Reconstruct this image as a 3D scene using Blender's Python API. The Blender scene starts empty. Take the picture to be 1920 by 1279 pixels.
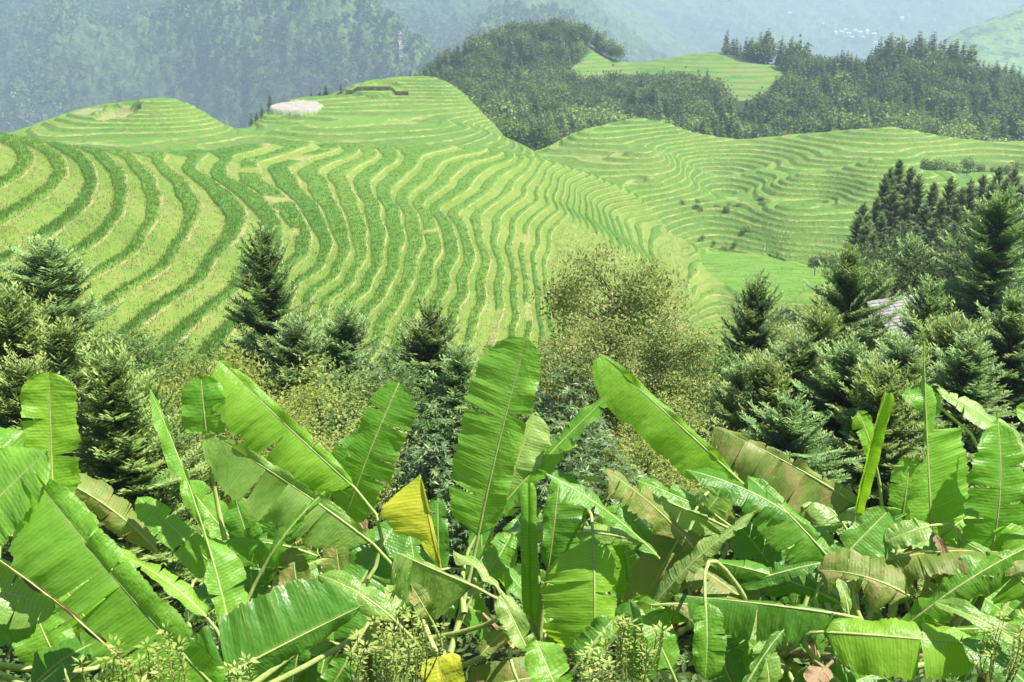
import bpy, math, random
import numpy as np
from mathutils import Vector

random.seed(7)
RNG = np.random.default_rng(7)
S = bpy.context.scene
COL = S.collection

# ------------------------------------------------------------------ camera
W0, H0 = 1920.0, 1279.0
FPX = 960.0 / math.tan(math.radians(26.0))
PITCH = math.radians(18.0)
CP, SP = math.cos(PITCH), math.sin(PITCH)

def ray(px, py):
    xc = (px - W0 / 2) / FPX
    yc = (H0 / 2 - py) / FPX
    return np.array([xc, CP + yc * SP, -SP + yc * CP])

def at_d(px, py, d):
    r = ray(px, py)
    return r * (d / r[1])

def at_z(px, py, z):
    r = ray(px, py)
    return r * (z / r[2])

def project(P):
    P = np.asarray(P, float)
    x, y, z = P[..., 0], P[..., 1], P[..., 2]
    f = y * CP - z * SP
    u = y * SP + z * CP
    return W0 / 2 + FPX * x / f, H0 / 2 - FPX * u / f

cam_d = bpy.data.cameras.new('camera')
cam = bpy.data.objects.new('camera', cam_d)
COL.objects.link(cam)
cam_d.sensor_width = 36.0
cam_d.lens = 18.0 / math.tan(math.radians(26.0))
cam_d.clip_start = 0.1
cam_d.clip_end = 30000
cam.rotation_euler = (math.radians(90) - PITCH, 0, 0)
S.camera = cam

# ------------------------------------------------------------------ noise
def _hash(ix, iy, seed):
    n = (ix.astype(np.int64) * 374761393 + iy.astype(np.int64) * 668265263 + seed * 974634777) & 0xFFFFFFFF
    n = ((n ^ (n >> 13)) * 1274126177) & 0xFFFFFFFF
    n = n ^ (n >> 16)
    return (n & 0xFFFFFF) / float(0xFFFFFF)

def vnoise(x, y, seed=0):
    ix, iy = np.floor(x), np.floor(y)
    fx, fy = x - ix, y - iy
    fx = fx * fx * fx * (fx * (fx * 6 - 15) + 10)
    fy = fy * fy * fy * (fy * (fy * 6 - 15) + 10)
    a, b = _hash(ix, iy, seed), _hash(ix + 1, iy, seed)
    c, d = _hash(ix, iy + 1, seed), _hash(ix + 1, iy + 1, seed)
    return (a + (b - a) * fx) * (1 - fy) + (c + (d - c) * fx) * fy

def fbm(x, y, seed=0, octaves=4):
    s, a, t = 0.0, 1.0, 0.0
    for o in range(octaves):
        s = s + a * (vnoise(x * 2 ** o, y * 2 ** o, seed + 17 * o) * 2 - 1)
        t += a
        a *= 0.5
    return s / t

def ridged(x, y, seed=0, octaves=5):
    s, a, t = 0.0, 1.0, 0.0
    for o in range(octaves):
        s = s + a * (1 - np.abs(vnoise(x * 2 ** o, y * 2 ** o, seed + 31 * o) * 2 - 1))
        t += a
        a *= 0.5
    return s / t

class TPS:
    """smooth ground surface through surveyed points"""
    def __init__(self, pts, lam=0.02, sc=100.0):
        p = np.asarray(pts, float)
        self.sc = sc
        self.X = p[:, :2] / sc
        n = len(p)
        self.c = p[:, 2].mean()
        r2 = ((self.X[:, None] - self.X[None]) ** 2).sum(-1)
        K = 0.5 * r2 * np.log(r2 + 1e-12) + lam * np.eye(n)
        A = np.zeros((n + 3, n + 3))
        A[:n, :n] = K
        A[:n, n] = 1
        A[:n, n + 1:] = self.X
        A[n, :n] = 1
        A[n + 1:, :n] = self.X.T
        b = np.zeros(n + 3)
        b[:n] = p[:, 2] - self.c
        self.w = np.linalg.solve(A, b)
        self.n = n

    def __call__(self, x, y):
        x = np.asarray(x, float)
        y = np.asarray(y, float)
        sh = np.broadcast(x, y).shape
        q = np.stack([np.broadcast_to(x, sh).ravel(), np.broadcast_to(y, sh).ravel()], 1) / self.sc
        out = np.empty(len(q))
        for i in range(0, len(q), 20000):
            qq = q[i:i + 20000]
            r2 = (qq ** 2).sum(1)[:, None] + (self.X ** 2).sum(1)[None] - 2 * qq @ self.X.T
            r2 = np.maximum(r2, 1e-12)
            out[i:i + 20000] = (0.5 * r2 * np.log(r2)) @ self.w[:self.n] + self.w[self.n] + qq @ self.w[self.n + 1:]
        return (out + self.c).reshape(sh)

# ------------------------------------------------------------------ mesh helpers
def np_mesh(name, V, loops, starts, attrs=None, mats=(), smooth=False, midx=None, uv=None):
    me = bpy.data.meshes.new(name)
    V = np.ascontiguousarray(V, np.float32)
    loops = np.ascontiguousarray(loops, np.int32)
    starts = np.ascontiguousarray(starts, np.int32)
    me.vertices.add(len(V))
    me.vertices.foreach_set('co', V.ravel())
    me.loops.add(len(loops))
    me.loops.foreach_set('vertex_index', loops)
    me.polygons.add(len(starts))
    me.polygons.foreach_set('loop_start', starts)
    if midx is not None:
        me.polygons.foreach_set('material_index', np.ascontiguousarray(midx, np.int32))
    me.polygons.foreach_set('use_smooth', np.full(len(starts), smooth, bool))
    for m in mats:
        me.materials.append(m)
    for k, a in (attrs or {}).items():
        at = me.attributes.new(k, 'FLOAT', 'POINT')
        at.data.foreach_set('value', np.ascontiguousarray(a, np.float32))
    if uv is not None:
        l = me.uv_layers.new(name='UVMap')
        l.data.foreach_set('uv', np.ascontiguousarray(uv[loops], np.float32).ravel())
    me.update(calc_edges=True)
    return me

def quads(V, Q, **k):
    Q = np.asarray(Q, np.int32)
    n = Q.shape[1]
    return dict(V=V, loops=Q.ravel(), starts=np.arange(0, Q.size, n))

class Geo:
    """collects triangles / quads with a per-vertex variation value, links them as ONE mesh"""
    def __init__(self):
        self.V, self.F3, self.F4, self.A, self.m3, self.m4, self.n = [], [], [], [], [], [], 0

    def add(self, V, F, var=0.5, mat=0):
        V = np.asarray(V, float).reshape(-1, 3)
        F = np.asarray(F, np.int64)
        if F.shape[1] == 3:
            self.F3.append(F + self.n)
            self.m3.append(np.full(len(F), mat))
        else:
            self.F4.append(F + self.n)
            self.m4.append(np.full(len(F), mat))
        self.V.append(V)
        self.A.append(np.broadcast_to(np.asarray(var, float), (len(V),)))
        self.n += len(V)

    def mesh(self, name, mats, smooth=False):
        V = np.concatenate(self.V)
        A = np.concatenate(self.A)
        f3 = np.concatenate(self.F3) if self.F3 else np.zeros((0, 3), int)
        f4 = np.concatenate(self.F4) if self.F4 else np.zeros((0, 4), int)
        m = np.concatenate([np.concatenate(self.m3) if self.m3 else np.zeros(0), np.concatenate(self.m4) if self.m4 else np.zeros(0)])
        loops = np.concatenate([f3.ravel(), f4.ravel()])
        starts = np.concatenate([np.arange(len(f3)) * 3, len(f3) * 3 + np.arange(len(f4)) * 4])
        return np_mesh(name, V, loops, starts, attrs={'var': A}, mats=mats, smooth=smooth, midx=m)

def link(name, me, parent=None):
    o = bpy.data.objects.new(name, me)
    COL.objects.link(o)
    if parent is not None:
        o.parent = parent
    return o

def tag(o, label=None, cat=None, group=None, kind=None):
    if label: o['label'] = label
    if cat: o['category'] = cat
    if group: o['group'] = group
    if kind: o['kind'] = kind
    return o

def empty(name, loc, rz=0.0):
    o = bpy.data.objects.new(name, None)
    COL.objects.link(o)
    o.location = loc
    o.rotation_euler = (0, 0, rz)
    o.empty_display_size = 0.3
    return o

def copy_thing(root):
    c = root.copy()
    COL.objects.link(c)
    for ch in list(root.children):
        d = ch.copy()
        COL.objects.link(d)
        d.parent = c
        for g in list(ch.children):
            e = g.copy()
            COL.objects.link(e)
            e.parent = d
    return c

def tube(geo, pts, radii, sides=7, var=0.5, mat=0, cap=True):
    pts = np.asarray(pts, float)
    n = len(pts)
    T = np.gradient(pts, axis=0)
    T /= np.linalg.norm(T, axis=1, keepdims=True) + 1e-9
    ref = np.array([0.0, 0, 1]) if abs(T[0][2]) < 0.9 else np.array([1.0, 0, 0])
    V = []
    B = np.cross(T[0], ref)
    for i in range(n):
        B = B - T[i] * (B @ T[i])
        B /= np.linalg.norm(B) + 1e-9
        N = np.cross(B, T[i])
        a = np.arange(sides) * 2 * math.pi / sides
        V.append(pts[i] + radii[i] * (np.cos(a)[:, None] * B + np.sin(a)[:, None] * N))
    V = np.concatenate(V)
    i = np.arange(n - 1)[:, None] * sides
    j = np.arange(sides)[None]
    k = (j + 1) % sides
    F = np.stack([i + j, i + k, i + sides + k, i + sides + j], -1).reshape(-1, 4)
    geo.add(V, F, var, mat)
    if cap:
        last = V[-sides:]
        c = np.concatenate([last, pts[-1:]])
        F = np.array([[q, (q + 1) % sides, sides] for q in range(sides)])
        geo.add(c, F, var, mat)

def leaves(geo, base, direc, normal, length, width, var=0.5, mat=0, fold=0.12):
    """many leaf blades at once: a folded diamond of two triangles sharing the midrib (4 verts)"""
    base = np.asarray(base, float)
    n = len(base)
    d = direc / (np.linalg.norm(direc, axis=1, keepdims=True) + 1e-9)
    s = np.cross(d, normal)
    s /= np.linalg.norm(s, axis=1, keepdims=True) + 1e-9
    up = np.cross(s, d)
    L = np.broadcast_to(length, (n,))[:, None]
    Wd = np.broadcast_to(width, (n,))[:, None]
    mid = base + d * L * 0.45 + up * Wd * fold
    V = np.stack([base, mid + s * Wd * 0.5 - up * Wd * fold, base + d * L - up * L * 0.08, mid - s * Wd * 0.5 - up * Wd * fold], 1).reshape(-1, 3)
    i = np.arange(n)[:, None] * 4
    F = np.concatenate([i + np.array([[0, 1, 2]]), i + np.array([[0, 2, 3]])])
    v = np.repeat(np.broadcast_to(var, (n,)), 4)
    geo.add(V, F, v, mat)

def rand_unit(n, rng=RNG):
    v = rng.normal(size=(n, 3))
    return v / np.linalg.norm(v, axis=1, keepdims=True)

# ------------------------------------------------------------------ materials
class NT:
    def __init__(self, name):
        self.m = bpy.data.materials.new(name)
        self.m.use_nodes = True
        self.t = self.m.node_tree
        self.t.nodes.clear()
        self.out = self.n('ShaderNodeOutputMaterial')

    def n(self, typ, **kw):
        nd = self.t.nodes.new(typ)
        for k, v in kw.items():
            setattr(nd, k, v)
        return nd

    def l(self, a, b):
        self.t.links.new(a, b)

    def put(self, sock, v):
        if hasattr(v, 'is_output'):
            self.l(v, sock)
        elif v is not None:
            sock.default_value = v

    def math(self, op, a, b=None, c=None, clamp=False):
        nd = self.n('ShaderNodeMath', operation=op, use_clamp=clamp)
        for s, v in zip(nd.inputs, (a, b, c)):
            self.put(s, v)
        return nd.outputs[0]

    def attr(self, name):
        nd = self.n('ShaderNodeAttribute', attribute_name=name)
        return nd.outputs['Fac']

    def noise(self, scale, detail=3.0, vec=None, rough=0.55, out='Fac', dist=0.0):
        nd = self.n('ShaderNodeTexNoise')
        nd.inputs['Scale'].default_value = scale
        nd.inputs['Detail'].default_value = detail
        nd.inputs['Roughness'].default_value = rough
        nd.inputs['Distortion'].default_value = dist
        if vec is not None:
            self.l(vec, nd.inputs['Vector'])
        return nd.outputs[out]

    def pos(self, sx=1, sy=1, sz=1):
        g = self.n('ShaderNodeNewGeometry')
        mp = self.n('ShaderNodeMapping')
        mp.inputs['Scale'].default_value = (sx, sy, sz)
        self.l(g.outputs['Position'], mp.inputs['Vector'])
        return mp.outputs[0]

    def objco(self, sx=1, sy=1, sz=1):
        g = self.n('ShaderNodeTexCoord')
        mp = self.n('ShaderNodeMapping')
        mp.inputs['Scale'].default_value = (sx, sy, sz)
        self.l(g.outputs['Object'], mp.inputs['Vector'])
        return mp.outputs[0]

    def ramp(self, fac, stops, interp='LINEAR'):
        nd = self.n('ShaderNodeValToRGB')
        cr = nd.color_ramp
        cr.interpolation = interp
        while len(cr.elements) < len(stops):
            cr.elements.new(0.5)
        for e, (p, c) in zip(cr.elements, stops):
            e.position = p
            e.color = (c[0], c[1], c[2], 1)
        self.put(nd.inputs[0], fac)
        return nd.outputs[0]

    def range(self, v, a, b, c=0.0, d=1.0, smooth=False):
        nd = self.n('ShaderNodeMapRange')
        if smooth:
            nd.interpolation_type = 'SMOOTHSTEP'
        self.put(nd.inputs[0], v)
        for s, x in zip(nd.inputs[1:5], (a, b, c, d)):
            self.put(s, x)
        return nd.outputs[0]

    def mix(self, f, a, b, mode='MIX'):
        nd = self.n('ShaderNodeMix', data_type='RGBA', blend_type=mode)
        self.put(nd.inputs[0], f)
        for s, v in ((nd.inputs[6], a), (nd.inputs[7], b)):
            if isinstance(v, tuple) and len(v) == 3:
                v = (*v, 1)
            self.put(s, v)
        return nd.outputs[2]

    def bump(self, h, strength=0.5, dist=0.1):
        nd = self.n('ShaderNodeBump')
        nd.inputs['Strength'].default_value = strength
        nd.inputs['Distance'].default_value = dist
        self.l(h, nd.inputs['Height'])
        return nd.outputs[0]

    def principled(self, col, rough=0.8, spec=0.3, normal=None, sheen=None):
        nd = self.n('ShaderNodeBsdfPrincipled')
        if isinstance(col, tuple) and len(col) == 3:
            col = (*col, 1)
        self.put(nd.inputs['Base Color'], col)
        self.put(nd.inputs['Roughness'], rough)
        self.put(nd.inputs['Specular IOR Level'], spec)
        if normal is not None:
            self.l(normal, nd.inputs['Normal'])
        return nd.outputs[0]

    def translucent(self, bsdf, col, amount=0.35, normal=None):
        t = self.n('ShaderNodeBsdfTranslucent')
        if isinstance(col, tuple) and len(col) == 3:
            col = (*col, 1)
        self.put(t.inputs[0], col)
        if normal is not None:
            self.l(normal, t.inputs['Normal'])
        mx = self.n('ShaderNodeMixShader')
        self.put(mx.inputs[0], amount)
        self.l(bsdf, mx.inputs[1])
        self.l(t.outputs[0], mx.inputs[2])
        return mx.outputs[0]

    def done(self, sh):
        self.l(sh, self.out.inputs['Surface'])
        return self.m

def foliage_mat(name, stops, transl=0.3, rough=0.55, spec=0.35, objvar=0.25):
    t = NT(name)
    oi = t.n('ShaderNodeObjectInfo')
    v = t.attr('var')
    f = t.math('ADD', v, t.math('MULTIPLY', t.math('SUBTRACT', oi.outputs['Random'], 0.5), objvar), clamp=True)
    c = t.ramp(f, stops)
    hs = t.n('ShaderNodeHueSaturation')
    t.l(c, hs.inputs['Color'])
    hs.inputs['Saturation'].default_value = 1.0
    t.l(t.range(oi.outputs['Random'], 0, 1, 0.485, 0.515), hs.inputs['Hue'])
    b = t.principled(hs.outputs[0], rough, spec)
    tc = t.mix(0.5, hs.outputs[0], (0.30, 0.42, 0.06))
    return t.done(t.translucent(b, tc, transl))

def simple_mat(name, stops, scale=3.0, rough=0.85, spec=0.2, bump=0.4, stretch=(1, 1, 1), bdist=0.05):
    t = NT(name)
    n = t.noise(scale, 5, t.objco(*stretch))
    return t.done(t.principled(t.ramp(n, stops), rough, spec, t.bump(n, bump, bdist)))

M = {}
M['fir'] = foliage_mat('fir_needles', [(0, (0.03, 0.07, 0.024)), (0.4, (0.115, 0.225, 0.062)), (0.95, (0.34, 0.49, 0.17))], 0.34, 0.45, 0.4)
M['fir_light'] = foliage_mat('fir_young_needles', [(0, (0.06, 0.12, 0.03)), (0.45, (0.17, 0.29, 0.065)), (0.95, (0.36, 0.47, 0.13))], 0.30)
M['olive'] = foliage_mat('olive_leaves', [(0, (0.11, 0.17, 0.035)), (0.45, (0.27, 0.33, 0.08)), (0.8, (0.48, 0.48, 0.17)), (1, (0.62, 0.54, 0.29))], 0.4)
M['yellow_leaf'] = foliage_mat('yellow_green_leaves', [(0, (0.16, 0.22, 0.035)), (0.5, (0.36, 0.42, 0.085)), (1, (0.56, 0.56, 0.19))], 0.40)
M['grey_leaf'] = foliage_mat('grey_green_leaves', [(0, (0.03, 0.07, 0.022)), (0.5, (0.085, 0.155, 0.045)), (0.85, (0.19, 0.27, 0.09)), (1, (0.34, 0.40, 0.18))], 0.18, 0.42, 0.4)
M['dark_leaf'] = foliage_mat('dark_broad_leaves', [(0, (0.05, 0.10, 0.026)), (0.5, (0.13, 0.235, 0.05)), (1, (0.32, 0.43, 0.12))], 0.30)
M['herb'] = foliage_mat('herb_leaves', [(0, (0.16, 0.30, 0.04)), (0.5, (0.28, 0.42, 0.07)), (1, (0.55, 0.60, 0.20))], 0.4)
M['bark'] = simple_mat('bark', [(0.3, (0.05, 0.035, 0.025)), (0.7, (0.16, 0.12, 0.09))], 6, stretch=(3, 3, 0.6))
M['far_conifer'] = foliage_mat('far_conifer', [(0, (0.04, 0.085, 0.033)), (0.45, (0.11, 0.18, 0.06)), (1, (0.34, 0.42, 0.13))], 0.25, 0.6, 0.25, 0.7)
M['far_broad'] = foliage_mat('far_broad', [(0, (0.045, 0.09, 0.026)), (0.5, (0.155, 0.235, 0.055)), (1, (0.40, 0.48, 0.12))], 0.28, 0.6, 0.25, 0.8)
M['mountain_tree'] = foliage_mat('mountain_trees', [(0, (0.02, 0.05, 0.022)), (0.5, (0.06, 0.11, 0.042)), (1, (0.17, 0.24, 0.08))], 0.2, 0.7, 0.2)
M['deep_leaf'] = foliage_mat('deep_broad_leaves', [(0, (0.02, 0.045, 0.015)), (0.5, (0.055, 0.105, 0.028)), (0.85, (0.13, 0.19, 0.05)), (1, (0.26, 0.24, 0.10))], 0.22)
# ------------------------------------------------------------------ terraced ground
STEP = 1.4
CONT = [  # surveyed contour lines: (terrace number counted down from the top, picture points)
 (0, [(0,440),(45,415),(92,385),(128,360),(140,345),(135,325),(115,300),(90,285)]),
 (1, [(0,533),(45,510),(110,470),(153,437),(182,408),(183,353),(160,320),(138,302)]),
 (2, [(20,605),(80,555),(146,511),(204,462),(241,422),(240,390),(238,340),(215,308),(195,294)]),
 (3, [(100,610),(175,543),(270,466),(292,423),(288,370),(280,340),(262,322),(235,299)]),
 (4, [(120,680),(207,594),(339,495),(365,451),(372,410),(335,345),(300,318),(270,302)]),
 (5, [(170,720),(255,652),(397,517),(437,459),(455,411),(420,365),(365,325),(305,302)]),
 (6, [(330,720),(410,620),(480,560),(545,500),(568,477),(535,415),(480,360),(420,325),(345,301)]),
 (7, [(440,700),(500,620),(545,550),(600,500),(612,470),(575,415),(530,360),(470,318),(400,296)]),
 (8, [(500,720),(590,605),(653,530),(668,480),(640,410),(605,350),(590,310),(560,286)]),
 (9, [(560,680),(600,583),(647,532),(687,495),(695,473),(687,437),(684,386),(680,324),(670,287)]),
 (10,[(620,680),(669,590),(728,524),(733,477),(724,422),(722,378),(738,346),(755,324),(750,290)]),
 (11,[(700,690),(727,648),(793,543),(800,477),(782,415),(777,380),(805,350),(823,335),(835,312),(830,285)]),
 (12,[(780,660),(815,565),(838,495),(830,440),(812,405),(804,393),(855,345),(884,335),(905,312),(915,288)]),
 (13,[(805,670),(837,586),(855,532),(880,488),(870,451),(851,411),(913,346),(943,328),(972,298)]),
 (14,[(880,700),(902,655),(928,586),(935,502),(917,451),(928,426),(975,364),(985,345),(1004,303)]),
 (15,[(940,690),(957,634),(972,568),(964,521),(939,466),(946,437),(997,378),(1018,346),(1033,308)]),
 (16,[(1005,680),(1005,620),(997,550),(986,495),(994,459),(1041,393),(1037,353),(1054,316)]),
 (18,[(1045,680),(1040,620),(1030,560),(1030,500),(1050,440),(1062,400),(1068,360),(1082,325)]),
 (20,[(1100,680),(1090,620),(1080,540),(1085,470),(1087,410),(1090,370),(1108,337)]),
 (22,[(1150,690),(1140,640),(1130,560),(1125,480),(1118,420),(1114,385),(1134,347)]),
 (24,[(1200,700),(1185,650),(1175,570),(1165,500),(1147,430),(1140,395),(1163,362)]),
 (26,[(1235,700),(1225,650),(1215,570),(1205,500),(1180,440),(1172,410),(1186,376)]),
 (28,[(1265,700),(1255,650),(1250,580),(1250,520),(1228,470),(1205,430),(1212,396)]),
 (30,[(1280,690),(1270,600),(1270,540),(1262,489),(1243,445),(1240,415)]),
 (32,[(1305,690),(1290,620),(1303,560),(1290,505),(1272,450)]),
]
Z0 = -24.0
main_pts = []
for k, line in CONT:
    for (px, py) in line:
        main_pts.append(at_z(px, py, Z0 - STEP * k))
PADDY_Z = Z0 - STEP * 32.0
PADDY = [(1308, 480), (1345, 474), (1440, 480), (1500, 500), (1562, 515), (1548, 540), (1490, 566), (1430, 575), (1390, 556), (1350, 530), (1318, 505)]
for (px, py) in PADDY + [(1400, 510), (1460, 530), (1360, 495)]:
    main_pts.append(at_z(px, py, PADDY_Z))
for (px, py, z) in [(1320,570,-72),(1350,560,-71.5),(1390,590,-73),(1340,620,-76),(1380,640,-77),(1330,680,-80),(1420,620,-74),(1500,600,-71),(1560,570,-69),(1450,680,-80),(1600,600,-72)]:
    main_pts.append(at_z(px, py, z))
# crest of the spur and the ground falling away behind it
crest = [(0,268),(60,279),(120,288),(190,293),(250,297),(310,296),(370,290),(430,282),(500,274),(560,268),(620,272),(700,276),(782,274),(850,277),(921,281),(983,295),(1056,311),(1129,337),(1190,366),(1238,395),(1275,432),(1295,468)]
crd = [183,184,186,189,196,204,214,228,243,256,266,272,284,288,292,297,300,303,305,302,292,282]
for (px, py), d in zip(crest, crd):
    p = at_d(px, py, d)
    main_pts.append(p)
    for dd, dz in ((14, 4.5), (34, 13.5), (60, 26)):
        s = (d + dd) / d
        main_pts.append(np.array([p[0] * s, p[1] * s, p[2] - dz]))
main_f = TPS(main_pts, lam=0.009)

bowl_pts = []
BOWL = [(1015,292,372),(1060,263,388),(1130,237,400),(1200,223,405),(1270,240,405),(1330,262,410),(1420,265,415),(1520,252,410),(1600,240,402),(1680,237,398),(1740,252,395),(1800,269,400),(1920,274,405),(2050,272,410),
 (1080,300,362),(1150,300,358),(1210,290,352),(1280,300,372),(1220,330,326),(1160,330,332),(1290,352,342),(1250,365,326),(1330,330,386),(1340,380,350),(1320,420,314),(1280,415,309),(1300,455,295),
 (1400,330,366),(1400,380,334),(1400,430,303),(1400,472,286),(1480,290,390),(1500,330,334),(1480,380,306),(1455,420,294),(1470,460,286),(1560,300,366),(1570,350,352),(1540,400,322),(1540,450,289),(1545,503,270),
 (1640,262,388),(1640,300,336),(1640,345,314),(1620,400,304),(1610,450,285),(1610,500,262),(1700,290,368),(1720,330,345),(1750,300,372),(1820,310,368),(1900,310,372),(1850,350,338),(1950,350,335),(1720,400,310),(1800,420,300),(1900,420,300),(1720,480,272),(1900,500,265),(2050,420,300)]
for a_ in BOWL:
    bowl_pts.append(at_d(*a_))
for (px, py, d) in BOWL[:14]:
    p = at_d(px, py, d)
    for dd, dz in ((12, 3), (35, 14), (70, 34)):
        s_ = (d + dd) / d
        bowl_pts.append(np.array([p[0] * s_, p[1] * s_, p[2] - dz]))
for (px, py), d in list(zip(crest, crd))[14:]:      # the valley side just behind the spur's crest
    p = at_d(px, py, d)
    bowl_pts.append(np.array([p[0] * (d + 6) / d, d + 6, p[2] - 2.5]))
    if px < 1200:
        bowl_pts.append(np.array([p[0] * (d + 24) / d, d + 24, p[2] - 6.0 - (0.0 if px > 1100 else 2.0)]))
for (px, py) in PADDY:
    p = at_z(px, py, PADDY_Z)
    bowl_pts.append(p + np.array([0, 0, -2.2]))
bowl_f = TPS(bowl_pts, lam=0.006)

# where the broad spur ends, seen along each bearing (distance of its crest / far paddy edge)
_fr = [(at_d(px, py, d)[0] / d, d) for (px, py), d in zip(crest, crd)][:-1] + [(lambda p: (p[0] / p[1], p[1]))(at_z(px, py, PADDY_Z)) for (px, py) in PADDY[:5]]
_fr = sorted(_fr)
_fu, _fd = np.array([a for a, b in _fr]), np.array([b for a, b in _fr])

def behind(zz, x, y):
    """keep the ground of the hills behind below the spur where the spur stands in front"""
    u = x / y
    lim = np.interp(u, _fu, _fd)
    inside = (y < lim - 1.0) & (u < _fu[-1])
    return np.where(inside, np.minimum(zz, main_f(x, y) - 4.0), zz)

back_pts = []
BACK = [(-120,285,335),(-40,272,335),(20,260,338),(70,243,342),(130,217,350),(200,202,356),(265,196,356),(330,192,352),(365,204,348),(400,226,342),(438,247,338),(462,250,352),(490,220,368),(535,200,385),(600,186,396),(660,163,412),(740,152,424),(800,152,424),(850,166,414),(895,198,396),(918,225,382),(935,262,366),(985,285,362),
 (100,262,312),(200,245,322),(300,235,326),(380,255,318),(250,275,298),(380,280,298),(140,290,290),(440,275,308),
 (520,225,368),(600,215,372),(700,190,396),(800,185,400),(860,205,388),(560,245,338),(680,225,362),(780,230,358),(860,240,350),(640,258,322),(760,262,325),(860,270,325),(930,285,320)]
for a in BACK:
    back_pts.append(at_d(*a))
for (px, py, d) in BACK[:23]:
    p = at_d(px, py, d)
    for dd, dz in ((12, 2.5), (35, 13), (75, 36)):
        s = (d + dd) / d
        back_pts.append(np.array([p[0] * s, p[1] * s, p[2] - dz]))
back_f = TPS(back_pts, lam=0.003)

def sstep(t):
    t = np.clip(t, 0, 1)
    return t * t * (3 - 2 * t)

class Terraces:
    def __init__(self, base, z0, step, seed, riser, rice_h, wob, wscale, plant_bias, flat=None, rough=0.12, clamp=None, weed=None, along=40.0, wob2=0.0, wscale2=50.0, knots=None):
        self.__dict__.update(locals())

    def ev(self, x, y):
        s = self.seed
        h = self.base(x, y)
        h = h + self.wob * fbm(x / self.wscale, y / self.wscale, s, 3)
        if self.wob2:
            h = h + self.wob2 * fbm(x / self.wscale2, y / self.wscale2, s + 90, 2)
        r0 = self.riser(x, y, h) if callable(self.riser) else self.riser
        rf = np.clip(r0 + 0.10 * fbm(x / 28.0, y / 28.0, s + 5, 2), 0.13, 0.78)
        if self.knots is None:
            hq = lambda v: (v - self.z0) / self.step
            hz = lambda v: self.z0 + self.step * v
        else:
            kh, kq = self.knots
            hq = lambda v: np.interp(v, kh, kq)
            hz = lambda v: np.interp(v, kq, kh)
        q = hq(h) + r0
        k = np.floor(q)
        f = q - k
        wx_ = 0.35 * fbm(x / 11, y / 11, s + 71, 2)
        pn = vnoise((0.8 * x + 0.6 * y) / self.along + wx_ + k * 7.31, (0.8 * y - 0.6 * x) / self.along - wx_ - k * 3.7, s + 9) + 0.2 * (vnoise(x / 9.0 + k * 5, y / 9.0, s + 3) - 0.5)
        mask = sstep((pn - self.plant_bias) / 0.05)
        za, zb = hz(k), hz(k + 1)
        z = za + (zb - za) * (sstep(f / rf) * 0.85 + 0.15 * np.clip(f / rf, 0, 1))
        z = z + 0.10 * sstep((f - rf + 0.06) / 0.05) * sstep((rf + 0.10 - f) / 0.06)
        rice = sstep((f - rf - 0.07) / 0.04) * sstep((0.99 - f) / 0.02) * mask
        z = z + self.rice_h * rice * (0.8 + 0.4 * vnoise(x * 1.3, y * 1.3, s + 21))
        z = z + self.rough * fbm(x / 1.7, y / 1.7, s + 40, 3) * (1 - 0.6 * rice)
        weed = np.zeros_like(z)
        if self.weed is not None:
            weed = self.weed(x, y, h)
            zs = h + 0.9 * fbm(x / 5, y / 5, s + 60, 4) + 0.35 * (z - h)
            z = z * (1 - weed) + zs * weed
        if self.flat is not None:
            w, zf, code = self.flat(x, y)
            z = z * (1 - w) + (zf + 0.06 * fbm(x * .8, y * .8, 77, 2)) * w
            mask = np.maximum(mask, w)
            weed = np.where(w > 0.5, code, weed)
        if self.clamp is not None:
            z = self.clamp(z, x, y)
        return z, q, rf, mask, weed

_pad = np.array([at_z(px, py, PADDY_Z)[:2] for px, py in PADDY])

def paddy_w(x, y):
    """1 inside the flat paddy, 0 outside, soft edge"""
    P = _pad
    sh = x.shape
    X = np.stack([x.ravel(), y.ravel()], 1)
    ins = np.zeros(len(X), bool)
    dist = np.full(len(X), 1e9)
    for i in range(len(P)):
        a, b = P[i], P[(i + 1) % len(P)]
        ab = b - a
        t = np.clip(((X - a) @ ab) / (ab @ ab), 0, 1)
        dist = np.minimum(dist, np.linalg.norm(X - a - t[:, None] * ab, axis=1))
        c = ((a[1] > X[:, 1]) != (b[1] > X[:, 1])) & (X[:, 0] < (b[0] - a[0]) * (X[:, 1] - a[1]) / (b[1] - a[1] + 1e-9) + a[0])
        ins ^= c
    s = np.where(ins, dist, -dist)
    return sstep((s + 0.6) / 1.2).reshape(sh), PADDY_Z + 0.25, -1.0

FIELDS = [(556, 198, 374, 9.0, 8.5, 5.0, -2.0), (172, 210, 346, 5.0, 5.0, 6.0, -3.0), (705, 166, 404, 9.0, 9.0, 3.0, -1.0), (222, 226, 338, 6.5, 7.0, 14.0, -3.0)]

def knoll_fields(x, y):
    w, zf, code = np.zeros_like(x), np.zeros_like(x), np.zeros_like(x)
    for px, py, d, rx, ry, tilt, cd in FIELDS:
        c = at_d(px, py, d)
        q = np.sqrt(((x - c[0]) / rx) ** 2 + ((y - c[1]) / ry) ** 2) + 0.10 * fbm(x / 6, y / 6, 5, 2)
        wi = sstep((1.12 - q) / 0.14)
        zz = c[2] + (y - c[1]) * math.tan(math.radians(tilt))
        zf = np.where(wi > w, zz, zf); code = np.where(wi > w, cd, code); w = np.maximum(w, wi)
    return w, zf, code

def main_riser(x, y, h):
    kd = (Z0 - h) / STEP
    r = np.interp(kd, [0, 4, 6.5, 11.5, 14, 18, 24], [0.46, 0.48, 0.22, 0.17, 0.50, 0.56, 0.44])
    return np.clip(r + 0.16 * sstep((165 - y) / 50), 0.14, 0.66)

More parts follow.
